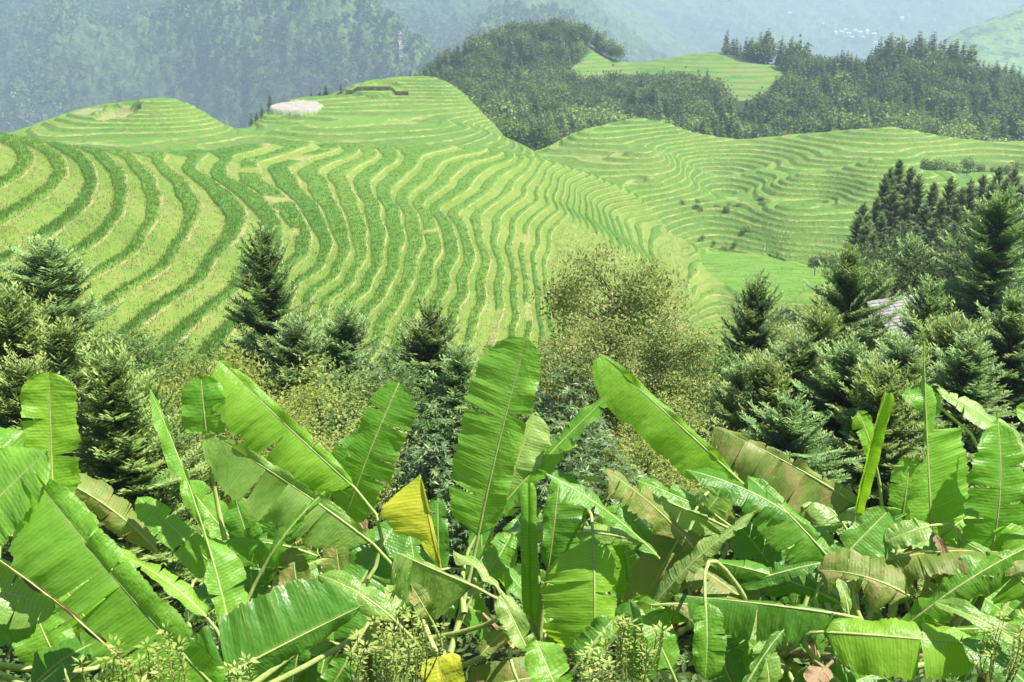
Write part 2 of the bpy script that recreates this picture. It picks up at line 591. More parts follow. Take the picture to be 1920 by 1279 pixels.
def main_weed(x, y, h):
    kd = (Z0 - h) / STEP
    u = x / y
    a = sstep((kd - 17.2) / 1.5) * sstep((252 - y) / 22) * sstep((34.5 - kd) / 1.0)
    b = sstep((u - 0.135) / 0.02) * sstep((0.178 - u) / 0.01) * sstep((kd - 22) / 3)
    return np.maximum(a * sstep((0.178 - u) / 0.01), b)

# terraces are lower and closer together on the central flank
_kd = np.array([-12.0, 0, 5, 7, 14, 20, 34, 60])
_kq = np.cumsum(np.concatenate([[0], np.diff(_kd) * np.array([1, 1, 1.15, 1.42, 1.3, 1.1, 1.0])])) - 12.0
MAIN_KNOTS = ((Z0 - STEP * _kd)[::-1], -_kq[::-1])
main_t = Terraces(main_f, Z0, STEP, 3, main_riser, 0.45, 0.20, 21.0, 0.08, flat=paddy_w, weed=main_weed, along=48.0, knots=MAIN_KNOTS)
bowl_t = Terraces(bowl_f, -30.0, 1.2, 11, 0.42, 0.4, 0.35, 16.0, 0.22, rough=0.2, clamp=behind, along=60.0, wob2=2.6, wscale2=48.0)
back_t = Terraces(back_f, -30.0, 1.0, 23, 0.46, 0.35, 0.4, 18.0, 0.22, rough=0.15, clamp=behind, along=60.0, wob2=1.8, wscale2=45.0, flat=knoll_fields)

def fan(u0, u1, du, drows):
    """a grid that gets coarser with distance"""
    u = np.arange(u0, u1 + du * 0.5, du)
    d = np.asarray(drows)
    X = d[:, None] * u[None]
    Y = np.broadcast_to(d[:, None], X.shape).copy()
    nu, nd = len(u), len(d)
    i = (np.arange(nd - 1)[:, None] * nu + np.arange(nu - 1)[None]).ravel()
    Q = np.stack([i, i + 1, i + nu + 1, i + nu], 1)
    return X, Y, Q

def terrace_mat(name, rice, riser, bund, dry, tuft, seedv, fine=1.0, bw=0.08, red=0.65):
    t = NT(name)
    q = t.attr('q')
    p = t.pos()
    nw = t.noise(0.55, 3, p)
    q = t.math('ADD', q, t.math('MULTIPLY', t.math('SUBTRACT', nw, 0.5), 0.07))
    k = t.math('FLOOR', q)
    f = t.math('FRACT', q)
    rf = t.attr('rf')
    wn = t.n('ShaderNodeTexWhiteNoise', noise_dimensions='1D')
    t.l(t.math('ADD', k, seedv), wn.inputs['W'])
    rk = wn.outputs['Value']
    big = t.noise(0.035, 3, p)
    med = t.noise(0.35, 4, p, 0.6)
    fin = t.noise(2.6 * fine, 4, t.pos(1, 1, 0.5), 0.7)
    fin2 = t.noise(0.9 * fine, 5, p, 0.65)
    # rice
    rv = t.math('ADD', t.math('MULTIPLY', rk, 0.45), t.math('MULTIPLY', big, 0.55))
    rc = t.ramp(rv, [(0.25, rice[0]), (0.5, rice[1]), (0.75, rice[2])])
    rc = t.mix(t.range(fin, 0.3, 0.7, 0, 0.55), rc, tuple(c * 0.62 for c in rice[0]))
    # risers
    gv = t.math('ADD', t.math('MULTIPLY', med, 0.5), t.math('MULTIPLY', big, 0.5))
    gc = t.ramp(gv, [(0.3, riser[0]), (0.5, riser[1]), (0.68, riser[2])])
    gc = t.mix(t.range(fin2, 0.52, 0.72, 0, 0.75), gc, dry)
    gc = t.mix(t.math('MULTIPLY', t.range(t.noise(1.3, 4, p, 0.7), 0.52, 0.66, 0, red), t.range(big, 0.4, 0.55)), gc, (0.36, 0.22, 0.11))
    gc = t.mix(t.range(fin, 0.5, 0.75, 0, 0.6), gc, tuft)
    # unplanted treads
    uc = t.mix(t.range(t.noise(0.08, 2, p), 0.42, 0.62, 0, 0.8), gc, t.mix(t.range(fin2, 0.35, 0.65), bund, riser[2]))
    mask = t.range(t.attr('mask'), 0.35, 0.65)
    tread = t.mix(mask, uc, rc)
    isriser = t.range(t.math('SUBTRACT', f, rf), -0.05, -0.01, 1, 0)
    isbund = t.math('MULTIPLY', t.range(t.math('SUBTRACT', f, rf), -0.05, -0.02), t.range(t.math('SUBTRACT', f, rf), bw - 0.03, bw, 1, 0))
    bc = t.mix(t.range(fin2, 0.40, 0.60), bund, riser[2])
    c = t.mix(isriser, tread, gc)
    c = t.mix(t.math('MULTIPLY', isbund, t.range(t.noise(0.12, 2, p), 0.35, 0.55, 0.25, 0.95)), c, bc)
    wd_ = t.attr('weed')
    wc = t.mix(t.range(fin2, 0.35, 0.65), riser[2], riser[0])
    wc = t.mix(t.range(fin, 0.45, 0.7, 0, 0.6), wc, dry)
    c = t.mix(t.range(wd_, 0.3, 0.7), c, wc)
    c = t.mix(t.range(wd_, -0.6, -0.4, 1, 0), c, t.mix(t.range(t.noise(0.9, 4, t.pos(0.2, 1.0, 1), 0.65), 0.35, 0.65), rice[0], rice[2]))
    c = t.mix(t.attr('pale'), c, t.mix(t.range(fin2, 0.3, 0.7), (0.30, 0.28, 0.23), (0.42, 0.40, 0.35)))
    c = t.mix(t.math('MULTIPLY', t.attr('bare'), t.range(fin2, 0.3, 0.55)), c, (0.30, 0.28, 0.13))
    bmp = t.bump(t.math('ADD', fin, fin2), 0.7, 0.35 / fine)
    return t.done(t.principled(c, 0.85, 0.15, bmp))

M['terrace_main'] = terrace_mat('terraced_rice',
    [(0.092, 0.213, 0.028), (0.128, 0.262, 0.036), (0.175, 0.308, 0.047)],
    [(0.115, 0.215, 0.03), (0.17, 0.275, 0.042), (0.24, 0.315, 0.068)],
    (0.40, 0.33, 0.17), (0.30, 0.24, 0.11), (0.075, 0.165, 0.025), 3.3)
M['terrace_far'] = terrace_mat('far_terraces',
    [(0.10, 0.22, 0.032), (0.145, 0.285, 0.04), (0.195, 0.33, 0.05)],
    [(0.075, 0.165, 0.026), (0.11, 0.215, 0.034), (0.16, 0.25, 0.048)],  # risers toned darker: their shade is put into the colour
    (0.33, 0.36, 0.12), (0.22, 0.18, 0.07), (0.04, 0.105, 0.02), 9.1, 0.5, 0.14, 0.25)

def terrace_patch(name, ter, u0, u1, du, rows, mat, label):
    X, Y, Q = fan(u0, u1, du, rows)
    Z, q, rf, mask, weed = ter.ev(X, Y)
    V = np.stack([X, Y, Z], -1).reshape(-1, 3)
    me = np_mesh(name, V, Q.ravel(), np.arange(0, Q.size, 4), attrs={'q': q.ravel(), 'rf': rf.ravel(), 'mask': mask.ravel(), 'weed': weed.ravel(), 'pale': np.clip(1 - np.abs(weed + 2.0) * 4, 0, 1).ravel(), 'bare': np.clip(1 - np.abs(weed + 3.0) * 4, 0, 1).ravel()}, mats=[mat], smooth=True)
    o = link(name, me)
    tag(o, label, 'hillside', None, 'structure')
    return o

rows = np.concatenate([np.arange(62, 200, 0.36), np.arange(200, 372, 0.55)])
terrace_patch('terraced_hillside', main_t, -0.66, 0.46, 0.00095, rows, M['terrace_main'], 'broad spur of curving green rice terraces across the middle')
rows = np.arange(240, 480, 0.62)
terrace_patch('terraced_valley', bowl_t, -0.06, 0.72, 0.0011, rows, M['terrace_far'], 'bowl of fine terraces above the flat green paddy')
rows = np.arange(275, 500, 0.7)
terrace_patch('terraced_knolls', back_t, -0.72, 0.08, 0.0011, rows, M['terrace_far'], 'terraced knolls rising behind the broad terraced spur')

# ------------------------------------------------------------------ near slope under the viewpoint
_py = np.array([-30, -2, 2.5, 5, 8, 14, 22, 30, 45, 60, 75, 90, 110])
_pz = np.array([-1.7, -1.75, -2.6, -5.2, -7.6, -10.8, -15.2, -19.2, -26.0, -32.0, -38.5, -46, -60])

def near_z(x, y):
    x = np.asarray(x, float)
    y = np.asarray(y, float)
    z = np.interp(y, _py, _pz)
    z = z + 0.5 * fbm(x / 6.0, y / 6.0, 5, 3) * sstep((y - 3) / 6)
    z = z + 0.10 * np.maximum(x - 12, 0) * sstep((y - 20) / 20)     # the slope rises to the right
    z = z + sstep((y - 35) / 30) * 0.16 * np.clip(-x + 6, 0, 60)
    return z

soil = NT('slope_soil')
_n = soil.noise(0.9, 6, soil.pos())
_c = soil.ramp(_n, [(0.3, (0.035, 0.05, 0.018)), (0.5, (0.07, 0.10, 0.03)), (0.7, (0.12, 0.10, 0.055))])
M['soil'] = soil.done(soil.principled(_c, 0.95, 0.1, soil.bump(soil.noise(4, 5, soil.pos()), 0.8, 0.2)))
xs = np.linspace(-75, 75, 220)
ys = np.concatenate([np.arange(-30, 0, 2.0), np.arange(0, 40, 0.4), np.arange(40, 112, 1.0)])
X, Y = np.meshgrid(xs, ys)
Zn = near_z(X, Y)
nu = len(xs)
i = (np.arange(len(ys) - 1)[:, None] * nu + np.arange(nu - 1)[None]).ravel()
Q = np.stack([i, i + 1, i + nu + 1, i + nu], 1)
o = link('ground', np_mesh('ground', np.stack([X, Y, Zn], -1).reshape(-1, 3), Q.ravel(), np.arange(0, Q.size, 4), mats=[M['soil']], smooth=True))
tag(o, 'steep overgrown slope falling away below the banana plants', 'slope', None, 'structure')

# bank that carries the dark conifers on the right
bank_pts = [at_d(*a) for a in [(1590,495,168),(1600,440,172),(1650,430,170),(1720,415,172),(1800,400,175),(1900,385,178),(2050,370,180),(1620,560,140),(1700,520,140),(1800,500,142),(1920,480,145),(2080,470,145),(1640,640,112),(1750,620,108),(1900,600,108),(2080,590,108),(1545,560,190),(1545,640,150),(1560,720,110)]]
for a in [(1600,440,172),(1720,415,172),(1900,385,178),(2050,370,180)]:
    p = at_d(*a); bank_pts += [p + np.array([6, 20, -8.0]), p + np.array([14, 50, -30.0])]
bank_f = TPS(bank_pts, lam=0.01)
ud = np.linspace(0.315, 0.70, 120)
dd = np.linspace(84, 225, 140)
X = dd[:, None] * ud[None]; Y = np.broadcast_to(dd[:, None], X.shape)
Zb = bank_f(X, Y) - 4.0 - 60 * np.maximum(0.36 - ud, 0)[None] * 8 + 0.5 * fbm(X / 7, Y / 7, 8, 3)
i = (np.arange(139)[:, None] * 120 + np.arange(119)[None]).ravel()
Q = np.stack([i, i + 1, i + 121, i + 120], 1)
bk = NT('bank_grass')
_c = bk.ramp(bk.noise(0.35, 5, bk.pos()), [(0.3, (0.06, 0.10, 0.03)), (0.5, (0.11, 0.17, 0.045)), (0.7, (0.17, 0.19, 0.07))])
M['bank'] = bk.done(bk.principled(_c, 0.95, 0.1, bk.bump(bk.noise(1.5, 5, bk.pos()), 0.8, 0.4)))
o = link('bank', np_mesh('bank', np.stack([X, Y, Zb], -1).reshape(-1, 3), Q.ravel(), np.arange(0, Q.size, 4), mats=[M['bank']], smooth=True))
tag(o, 'shaded grassy bank below the dark conifers on the right', 'bank', None, 'structure')

# ------------------------------------------------------------------ wooded hills behind
wood_pts = [at_d(*a) for a in [
 (760,190,600),(800,165,640),(850,125,670),(930,88,700),(1000,72,715),(1050,68,720),(1100,82,722),(1150,112,722),(1190,118,725),(1230,112,730),(1290,104,730),(1340,98,722),
 (1400,112,705),(1450,120,700),(1500,135,690),(1560,145,680),(1620,140,672),(1700,132,668),(1780,140,662),(1850,165,655),(1920,180,650),(2050,190,650),
 (850,200,560),(930,190,590),(1010,150,640),(1080,130,668),(1150,125,690),(1230,140,668),(1300,145,655),(1360,140,655),(1450,145,655),(1390,180,590),(1440,165,610),
 (880,250,480),(960,265,470),(1000,240,500),(1050,200,560),(1050,270,470),(1150,205,570),(1150,275,470),(1280,200,565),(1300,280,470),(1400,230,520),(1420,285,475),(1550,230,520),(1550,280,465),(1650,200,560),(1700,280,450),(1800,220,530),(1800,290,445),(1920,230,530),(1920,300,445),(2080,240,530),(2080,300,445)]]
for (px, py, d) in [(800,165,640),(930,88,700),(1050,68,720),(1150,112,722),(1290,104,730),(1400,112,705),(1500,135,690),(1620,140,672),(1780,140,662),(1920,180,650),(2050,190,650)]:
    p = at_d(px, py, d); s = (d + 60) / d; bank = [p[0] * s, p[1] * s, p[2] - 22]
    wood_pts.append(np.array(bank)); s = (d + 160) / d; wood_pts.append(np.array([p[0] * s, p[1] * s, p[2] - 110]))
wood_f = TPS(wood_pts, lam=0.003)
MEADOW = [[(1065,135),(1110,95),(1150,118),(1200,108),(1290,97),(1350,100),(1385,116),(1450,122),(1475,132),(1455,152),(1420,185),(1385,190),(1350,160),(1280,140),(1180,140),(1100,150)]]

CLEAR = [(1050,150),(1075,125),(1110,92),(1150,116),(1200,106),(1290,95),(1350,98),(1385,116),(1450,120),(1480,132),(1475,170),(1440,215),(1385,222),(1340,190),(1280,172),(1180,170),(1090,182)]

def in_poly(x, y, poly):
    ins = np.zeros(np.shape(x), bool)
    for i in range(len(poly)):
        a, b = poly[i], poly[(i + 1) % len(poly)]
        ins ^= ((a[1] > y) != (b[1] > y)) & (x < (b[0] - a[0]) * (y - a[1]) / (b[1] - a[1] + 1e-9) + a[0])
    return ins

ud = np.linspace(-0.16, 0.72, 420)
dd = np.linspace(425, 900, 240)
X = dd[:, None] * ud[None]; Y = np.broadcast_to(dd[:, None], X.shape).copy()
Zw = wood_f(X, Y)
ppx, ppy = project(np.stack([X, Y, Zw], -1))
mead = in_poly(ppx, ppy, MEADOW[0]) & (Y < 760)
i = (np.arange(239)[:, None] * 420 + np.arange(419)[None]).ravel()
Q = np.stack([i, i + 1, i + 421, i + 420], 1)
wd = NT('wooded_hill_ground')
_n = wd.noise(0.06, 5, wd.pos())
_mead = wd.ramp(wd.noise(0.05, 4, wd.pos(1, 1, 4)), [(0.35, (0.09, 0.185, 0.035)), (0.5, (0.14, 0.235, 0.045)), (0.65, (0.18, 0.215, 0.065))])
_wv = wd.n('ShaderNodeTexWave', wave_type='BANDS', bands_direction='Z')
_wv.inputs['Scale'].default_value = 0.16; _wv.inputs['Distortion'].default_value = 1.5
wd.l(wd.pos(0.2, 0.2, 1), _wv.inputs['Vector'])
_mead = wd.mix(wd.range(_wv.outputs['Fac'], 0.5, 0.9, 0, 0.55), _mead, (0.075, 0.15, 0.035))
_for = wd.ramp(_n, [(0.3, (0.03, 0.05, 0.02)), (0.7, (0.06, 0.09, 0.03))])
_c = wd.mix(wd.attr('meadow'), _for, _mead)
M['wooded'] = wd.done(wd.principled(_c, 0.95, 0.1, wd.bump(wd.noise(0.3, 5, wd.pos()), 0.7, 1.5)))
o = link('wooded_hill', np_mesh('wooded_hill', np.stack([X, Y, Zw], -1).reshape(-1, 3), Q.ravel(), np.arange(0, Q.size, 4), attrs={'meadow': mead.astype(float).ravel()}, mats=[M['wooded']], smooth=True))
tag(o, 'wooded hill with a bright meadow saddle behind the terraces', 'hill', None, 'structure')

# far green hill at the right edge
gh = TPS([at_d(a[0], a[1], a[2] * 2.0) for a in [(1640,150,1150),(1700,110,1250),(1760,85,1300),(1850,62,1340),(1920,40,1380),(2060,20,1400),(1720,180,1050),(1800,150,1100),(1920,110,1180),(2060,100,1180),(1800,230,950),(1920,200,980),(2060,200,980),(1650,230,1000),(1560,220,1100),(1600,170,1250)]] +
         [at_d(a[0], a[1], a[2] * 2.0) * np.array([1.05, 1.05, 1]) - np.array([0, 0, 120]) for a in [(1640,150,1250),(1760,85,1300),(1850,62,1340),(1920,40,1380),(2060,20,1400)]], lam=0.003, sc=300.0)
ud = np.linspace(0.30, 0.72, 160); dd = np.linspace(1860, 3120, 150)
X = dd[:, None] * ud[None]; Y = np.broadcast_to(dd[:, None], X.shape).copy()
Zg = gh(X, Y) + 16 * fbm(X / 120, Y / 120, 4, 5)
i = (np.arange(149)[:, None] * 160 + np.arange(159)[None]).ravel()
Q = np.stack([i, i + 1, i + 161, i + 160], 1)
gm = NT('green_hill_ground')
_c = gm.ramp(gm.noise(0.02, 7, gm.pos(1, 1, 3), 0.7), [(0.40, (0.04, 0.075, 0.03)), (0.5, (0.14, 0.24, 0.06)), (0.66, (0.22, 0.32, 0.08))])
M['green_hill'] = gm.done(gm.principled(_c, 0.95, 0.1, gm.bump(gm.noise(0.05, 5, gm.pos()), 1.0, 14)))
o = link('green_hill', np_mesh('green_hill', np.stack([X, Y, Zg], -1).reshape(-1, 3), Q.ravel(), np.arange(0, Q.size, 4), mats=[M['green_hill']], smooth=True))
tag(o, 'hazy green hill at the right edge behind the conifers', 'hill', None, 'structure')

# ------------------------------------------------------------------ mountains
def mountain(name, pts, u0, u1, nu, d0, d1, nd, ns, amp, mat, label, lam=0.002, seed=1):
    f = TPS([at_d(*a) for a in pts], lam=lam, sc=1000.0)
    ud = np.linspace(u0, u1, nu); dd = np.linspace(d0, d1, nd)
    X = dd[:, None] * ud[None]; Y = np.broadcast_to(dd[:, None], X.shape).copy()
    wx = 0.35 * fbm(X / ns, Y / ns, seed + 3, 3); wy = 0.35 * fbm(X / ns, Y / ns, seed + 8, 3)
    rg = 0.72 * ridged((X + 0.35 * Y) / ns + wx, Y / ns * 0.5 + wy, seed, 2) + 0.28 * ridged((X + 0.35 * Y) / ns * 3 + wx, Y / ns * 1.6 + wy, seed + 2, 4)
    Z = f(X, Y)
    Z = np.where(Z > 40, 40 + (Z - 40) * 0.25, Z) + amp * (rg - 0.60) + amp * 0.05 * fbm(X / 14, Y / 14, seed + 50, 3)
    i = (np.arange(nd - 1)[:, None] * nu + np.arange(nu - 1)[None]).ravel()
    Q = np.stack([i, i + 1, i + nu + 1, i + nu], 1)
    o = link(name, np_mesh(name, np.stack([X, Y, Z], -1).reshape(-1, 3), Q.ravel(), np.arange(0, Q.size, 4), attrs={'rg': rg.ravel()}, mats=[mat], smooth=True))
    tag(o, label, 'mountain', None, 'structure')
    def surf(x, y):
        i_ = np.clip((np.asarray(y) - d0) / (d1 - d0) * (nd - 1), 0, nd - 1.001)
        j_ = np.clip((np.asarray(x) / np.asarray(y) - u0) / (u1 - u0) * (nu - 1), 0, nu - 1.001)
        return Z[i_.astype(int), j_.astype(int)]
    return surf

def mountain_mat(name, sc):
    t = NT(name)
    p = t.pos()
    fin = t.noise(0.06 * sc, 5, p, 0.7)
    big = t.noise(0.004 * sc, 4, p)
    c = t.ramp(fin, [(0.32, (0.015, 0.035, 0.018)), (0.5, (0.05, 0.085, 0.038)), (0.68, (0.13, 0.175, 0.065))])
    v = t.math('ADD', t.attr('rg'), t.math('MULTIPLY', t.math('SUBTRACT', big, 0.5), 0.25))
    c = t.mix(t.range(v, 0.62, 0.80, 0, 0.85), c, t.mix(t.range(fin, 0.4, 0.6), (0.09, 0.17, 0.05), (0.16, 0.23, 0.07)))  # lit ridges and shaded gullies put into the colour
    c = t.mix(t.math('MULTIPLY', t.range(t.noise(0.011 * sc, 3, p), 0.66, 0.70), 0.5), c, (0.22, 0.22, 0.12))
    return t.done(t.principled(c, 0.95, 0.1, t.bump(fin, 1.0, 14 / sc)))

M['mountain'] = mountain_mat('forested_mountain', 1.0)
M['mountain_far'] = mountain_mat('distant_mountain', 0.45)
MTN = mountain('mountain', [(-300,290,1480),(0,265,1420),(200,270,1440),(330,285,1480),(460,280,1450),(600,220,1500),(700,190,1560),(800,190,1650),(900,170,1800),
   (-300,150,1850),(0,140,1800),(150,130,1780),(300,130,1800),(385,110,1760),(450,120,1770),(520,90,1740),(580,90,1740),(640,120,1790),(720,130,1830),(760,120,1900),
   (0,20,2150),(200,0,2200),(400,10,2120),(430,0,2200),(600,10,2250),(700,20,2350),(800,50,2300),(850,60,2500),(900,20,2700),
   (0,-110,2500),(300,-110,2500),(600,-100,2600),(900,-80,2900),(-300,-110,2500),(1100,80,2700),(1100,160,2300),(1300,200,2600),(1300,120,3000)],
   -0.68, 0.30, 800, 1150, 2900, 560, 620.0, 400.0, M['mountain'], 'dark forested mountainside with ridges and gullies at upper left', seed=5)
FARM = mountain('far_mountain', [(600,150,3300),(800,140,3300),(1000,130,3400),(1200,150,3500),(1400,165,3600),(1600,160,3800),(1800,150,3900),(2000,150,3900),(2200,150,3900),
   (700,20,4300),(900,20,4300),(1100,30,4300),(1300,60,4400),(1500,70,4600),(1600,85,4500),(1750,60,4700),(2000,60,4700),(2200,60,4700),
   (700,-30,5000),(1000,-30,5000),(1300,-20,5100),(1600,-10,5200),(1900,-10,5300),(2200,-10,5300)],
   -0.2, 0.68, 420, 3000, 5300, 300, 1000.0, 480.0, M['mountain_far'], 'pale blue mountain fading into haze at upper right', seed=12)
# ------------------------------------------------------------------ rice and grass blades on the broad spur
def tuft_material(name, lo, hi):
    t = NT(name)
    c = t.ramp(t.attr('var'), [(0, lo), (1, hi)])
    b = t.principled(c, 0.6, 0.2)
    return t.done(t.translucent(b, t.mix(0.4, c, (0.35, 0.5, 0.06)), 0.35))

M['rice_blade'] = tuft_material('rice_blades', (0.09, 0.208, 0.028), (0.19, 0.335, 0.05))
M['grass_blade'] = tuft_material('grass_blades', (0.11, 0.215, 0.03), (0.26, 0.32, 0.08))
M['dry_blade'] = tuft_material('dry_grass_blades', (0.30, 0.20, 0.09), (0.44, 0.35, 0.18))

def scatter_spur(n, seed):
    r = np.random.default_rng(seed)
    u = r.uniform(-0.60, 0.36, n)
    # roughly even in the picture: closer ground gets denser blades
    t = r.uniform(0, 1, n)
    d = 1.0 / (1 / 64.0 + t * (1 / 315.0 - 1 / 64.0))
    return u * d, d, r

def blades(x, y, z, h, wdt, var, rng, nb=4, spread=0.22):
    n = len(x)
    V, A = [], []
    for b in range(nb):
        a = rng.uniform(0, 2 * math.pi, n)
        lean = rng.uniform(0.1, 0.6, n)
        hh = h * rng.uniform(0.7, 1.15, n)
        ox, oy = rng.normal(0, spread, n), rng.normal(0, spread, n)
        ca, sa = np.cos(a), np.sin(a)
        p0 = np.stack([x + ox - sa * wdt / 2, y + oy + ca * wdt / 2, z - 0.05], 1)
        p1 = np.stack([x + ox + sa * wdt / 2, y + oy - ca * wdt / 2, z - 0.05], 1)
        p2 = np.stack([x + ox + ca * lean * hh, y + oy + sa * lean * hh, z + hh], 1)
        V.append(np.stack([p0, p1, p2], 1))
        A.append(np.repeat(np.clip(var + rng.normal(0, 0.10, n), 0, 1), 3))
    V = np.concatenate(V).reshape(-1, 3)
    return V, np.concatenate(A)

def rice_and_grass():
    x, y, r = scatter_spur(240000, 5)
    z, q, rf, mask, weed = main_t.ev(x, y)
    f = q - np.floor(q)
    kr = vnoise(np.floor(q) * 3.3, np.zeros_like(q), 4)
    rice = (f > rf + 0.07) & (mask > 0.5) & (weed < 0.4) & (weed > -0.5)
    pad = weed < -0.5
    sel = rice | (pad & (r.uniform(0, 1, len(x)) < 0.35))
    V, A = blades(x[sel], y[sel], z[sel], 0.34, 0.085, 0.25 + 0.45 * kr[sel] + 0.1 * (y[sel] > 240), r, 4, 0.2)
    o = link('rice', np_mesh('rice', V, np.arange(len(V)), np.arange(0, len(V), 3), attrs={'var': A}, mats=[M['rice_blade']]))
    tag(o, 'dense green rice growing on the terrace treads', 'rice', None, 'stuff')
    other = ~rice & ~pad
    g = other & (r.uniform(0, 1, len(x)) < np.where(weed > 0.4, 0.8, 0.45))
    hh = np.where(weed > 0.4, 0.55, 0.15)
    va = np.clip(0.40 + 0.35 * fbm(x / 6, y / 6, 33, 3), 0, 1)
    V, A = blades(x[g], y[g], z[g], hh[g], 0.065, va[g], r, 3, 0.25)
    o = link('grass', np_mesh('grass', V, np.arange(len(V)), np.arange(0, len(V), 3), attrs={'var': A}, mats=[M['grass_blade']]))
    tag(o, 'short yellow green grass on the terrace banks', 'grass', None, 'stuff')
    dr = other & ~g & (r.uniform(0, 1, len(x)) < 0.6) & ((vnoise(x / 4, y / 4, 71) > 0.5) | (np.abs(f - rf) < 0.06))
    V, A = blades(x[dr], y[dr], z[dr], 0.24, 0.08, 0.5, r, 3, 0.3)
    o = link('dry_grass', np_mesh('dry_grass', V, np.arange(len(V)), np.arange(0, len(V), 3), attrs={'var': A}, mats=[M['dry_blade']]))
    tag(o, 'dry tan grass flecks along the terrace edges', 'dry grass', None, 'stuff')

rice_and_grass()
# ------------------------------------------------------------------ tree builders
def fir_meshes(seed, H, R, name, dens=1.0, sc=1.0, mat='fir', low=0.06, up=0.0):
    """Chinese fir: tapered trunk, whorls of boughs, flat sprays of stiff needles"""
    r = np.random.default_rng(seed)
    tr = Geo()
    zz = np.linspace(-1.0, H, 12)
    wob = np.cumsum(r.normal(0, 0.025, (12, 2)), 0)
    tube(tr, np.column_stack([wob, zz]), np.interp(zz, [-1, H], [0.019 * H, 0.012]), 8)
    cr = Geo()
    B, D, N, L, Vv = [], [], [], [], []
    z = H * low
    while z < H * 0.985:
        t = z / H
        nb = int(r.integers(6, 9)) if t < 0.95 else 5
        a0 = r.uniform(0, 6.28)
        for b in range(nb):
            az = a0 + b * 6.283 / nb + r.normal(0, 0.25)
            bl = R * (1 - t + 0.004) ** 0.56 * r.uniform(0.55, 1.2) * (1 + 0.22 * math.sin(az * 2 + z * 1.7) * math.cos(z * 0.9 + az))
            bl = max(bl, 0.16)
            el = math.radians(-4 + up + (60 - up) * t ** 2.2 + r.normal(0, 13))
            ns = max(3, int(bl / 0.11))
            s = np.linspace(0, 1, ns)
            rad = bl * s * math.cos(el)
            hz = bl * s * math.sin(el) - 0.28 * bl * s ** 2 * (1 - t) + 0.10 * bl * s ** 3
            P = np.stack([math.cos(az) * rad, math.sin(az) * rad, z + hz], 1)
            T = np.gradient(P, axis=0)
            T /= np.linalg.norm(T, axis=1, keepdims=True)
            side = np.cross(T, [0, 0, 1.0])
            side /= np.linalg.norm(side, axis=1, keepdims=True) + 1e-9
            tube(tr, P[::max(1, ns // 4)], np.linspace(0.02, 0.006, len(P[::max(1, ns // 4)])), 4, cap=False)
            young = r.uniform(-0.12, 0.12)
            for j in range(1 if ns > 3 else 0, ns):
                for sg in (-1, 1):
                    tl = (0.10 + 0.30 * (1 - 0.55 * s[j]) * min(1, bl / 1.2)) * r.uniform(0.7, 1.2) * (1 if j < ns - 1 else 1.1)
                    td = T[j] * 0.75 + side[j] * sg * (0.75 if j < ns - 1 else 0.25) + np.array([0, 0, r.normal(0.06, 0.12)])
                    td /= np.linalg.norm(td)
                    nn = max(2, int(tl / (0.05 / dens)))
                    q = np.linspace(0.0, 1, nn)
                    base = P[j] + q[:, None] * td * tl
                    sd = np.cross(td, [0, 0, 1.0])
                    for s2 in (-1, 1):
                        B.append(base)
                        D.append(np.tile(td * 0.75 + sd * s2 * 0.8, (nn, 1)) + r.normal(0, 0.16, (nn, 3)) + np.array([0, 0, 0.18]))
                        N.append(np.tile(np.array([0, 0, 1.0]), (nn, 1)) + r.normal(0, 0.2, (nn, 3)))
                        L.append(np.full(nn, 0.135 * sc) * r.uniform(0.8, 1.25, nn))
                        Vv.append(np.clip(0.02 + 0.70 * s[j] ** 1.3 + 0.24 * q + young + r.normal(0, 0.09, nn), 0, 1))  # crown shading put into the colour: dark inner needles, bright tips
        z += (0.22 + 0.16 * (1 - t)) * (H / 11) ** 0.5 * r.uniform(0.8, 1.2) / dens ** 0.5
    L = np.concatenate(L)
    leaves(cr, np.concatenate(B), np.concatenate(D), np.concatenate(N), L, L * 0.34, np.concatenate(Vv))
    return tr.mesh(name + '_trunk', [M['bark']]), cr.mesh(name + '_crown', [M[mat]])

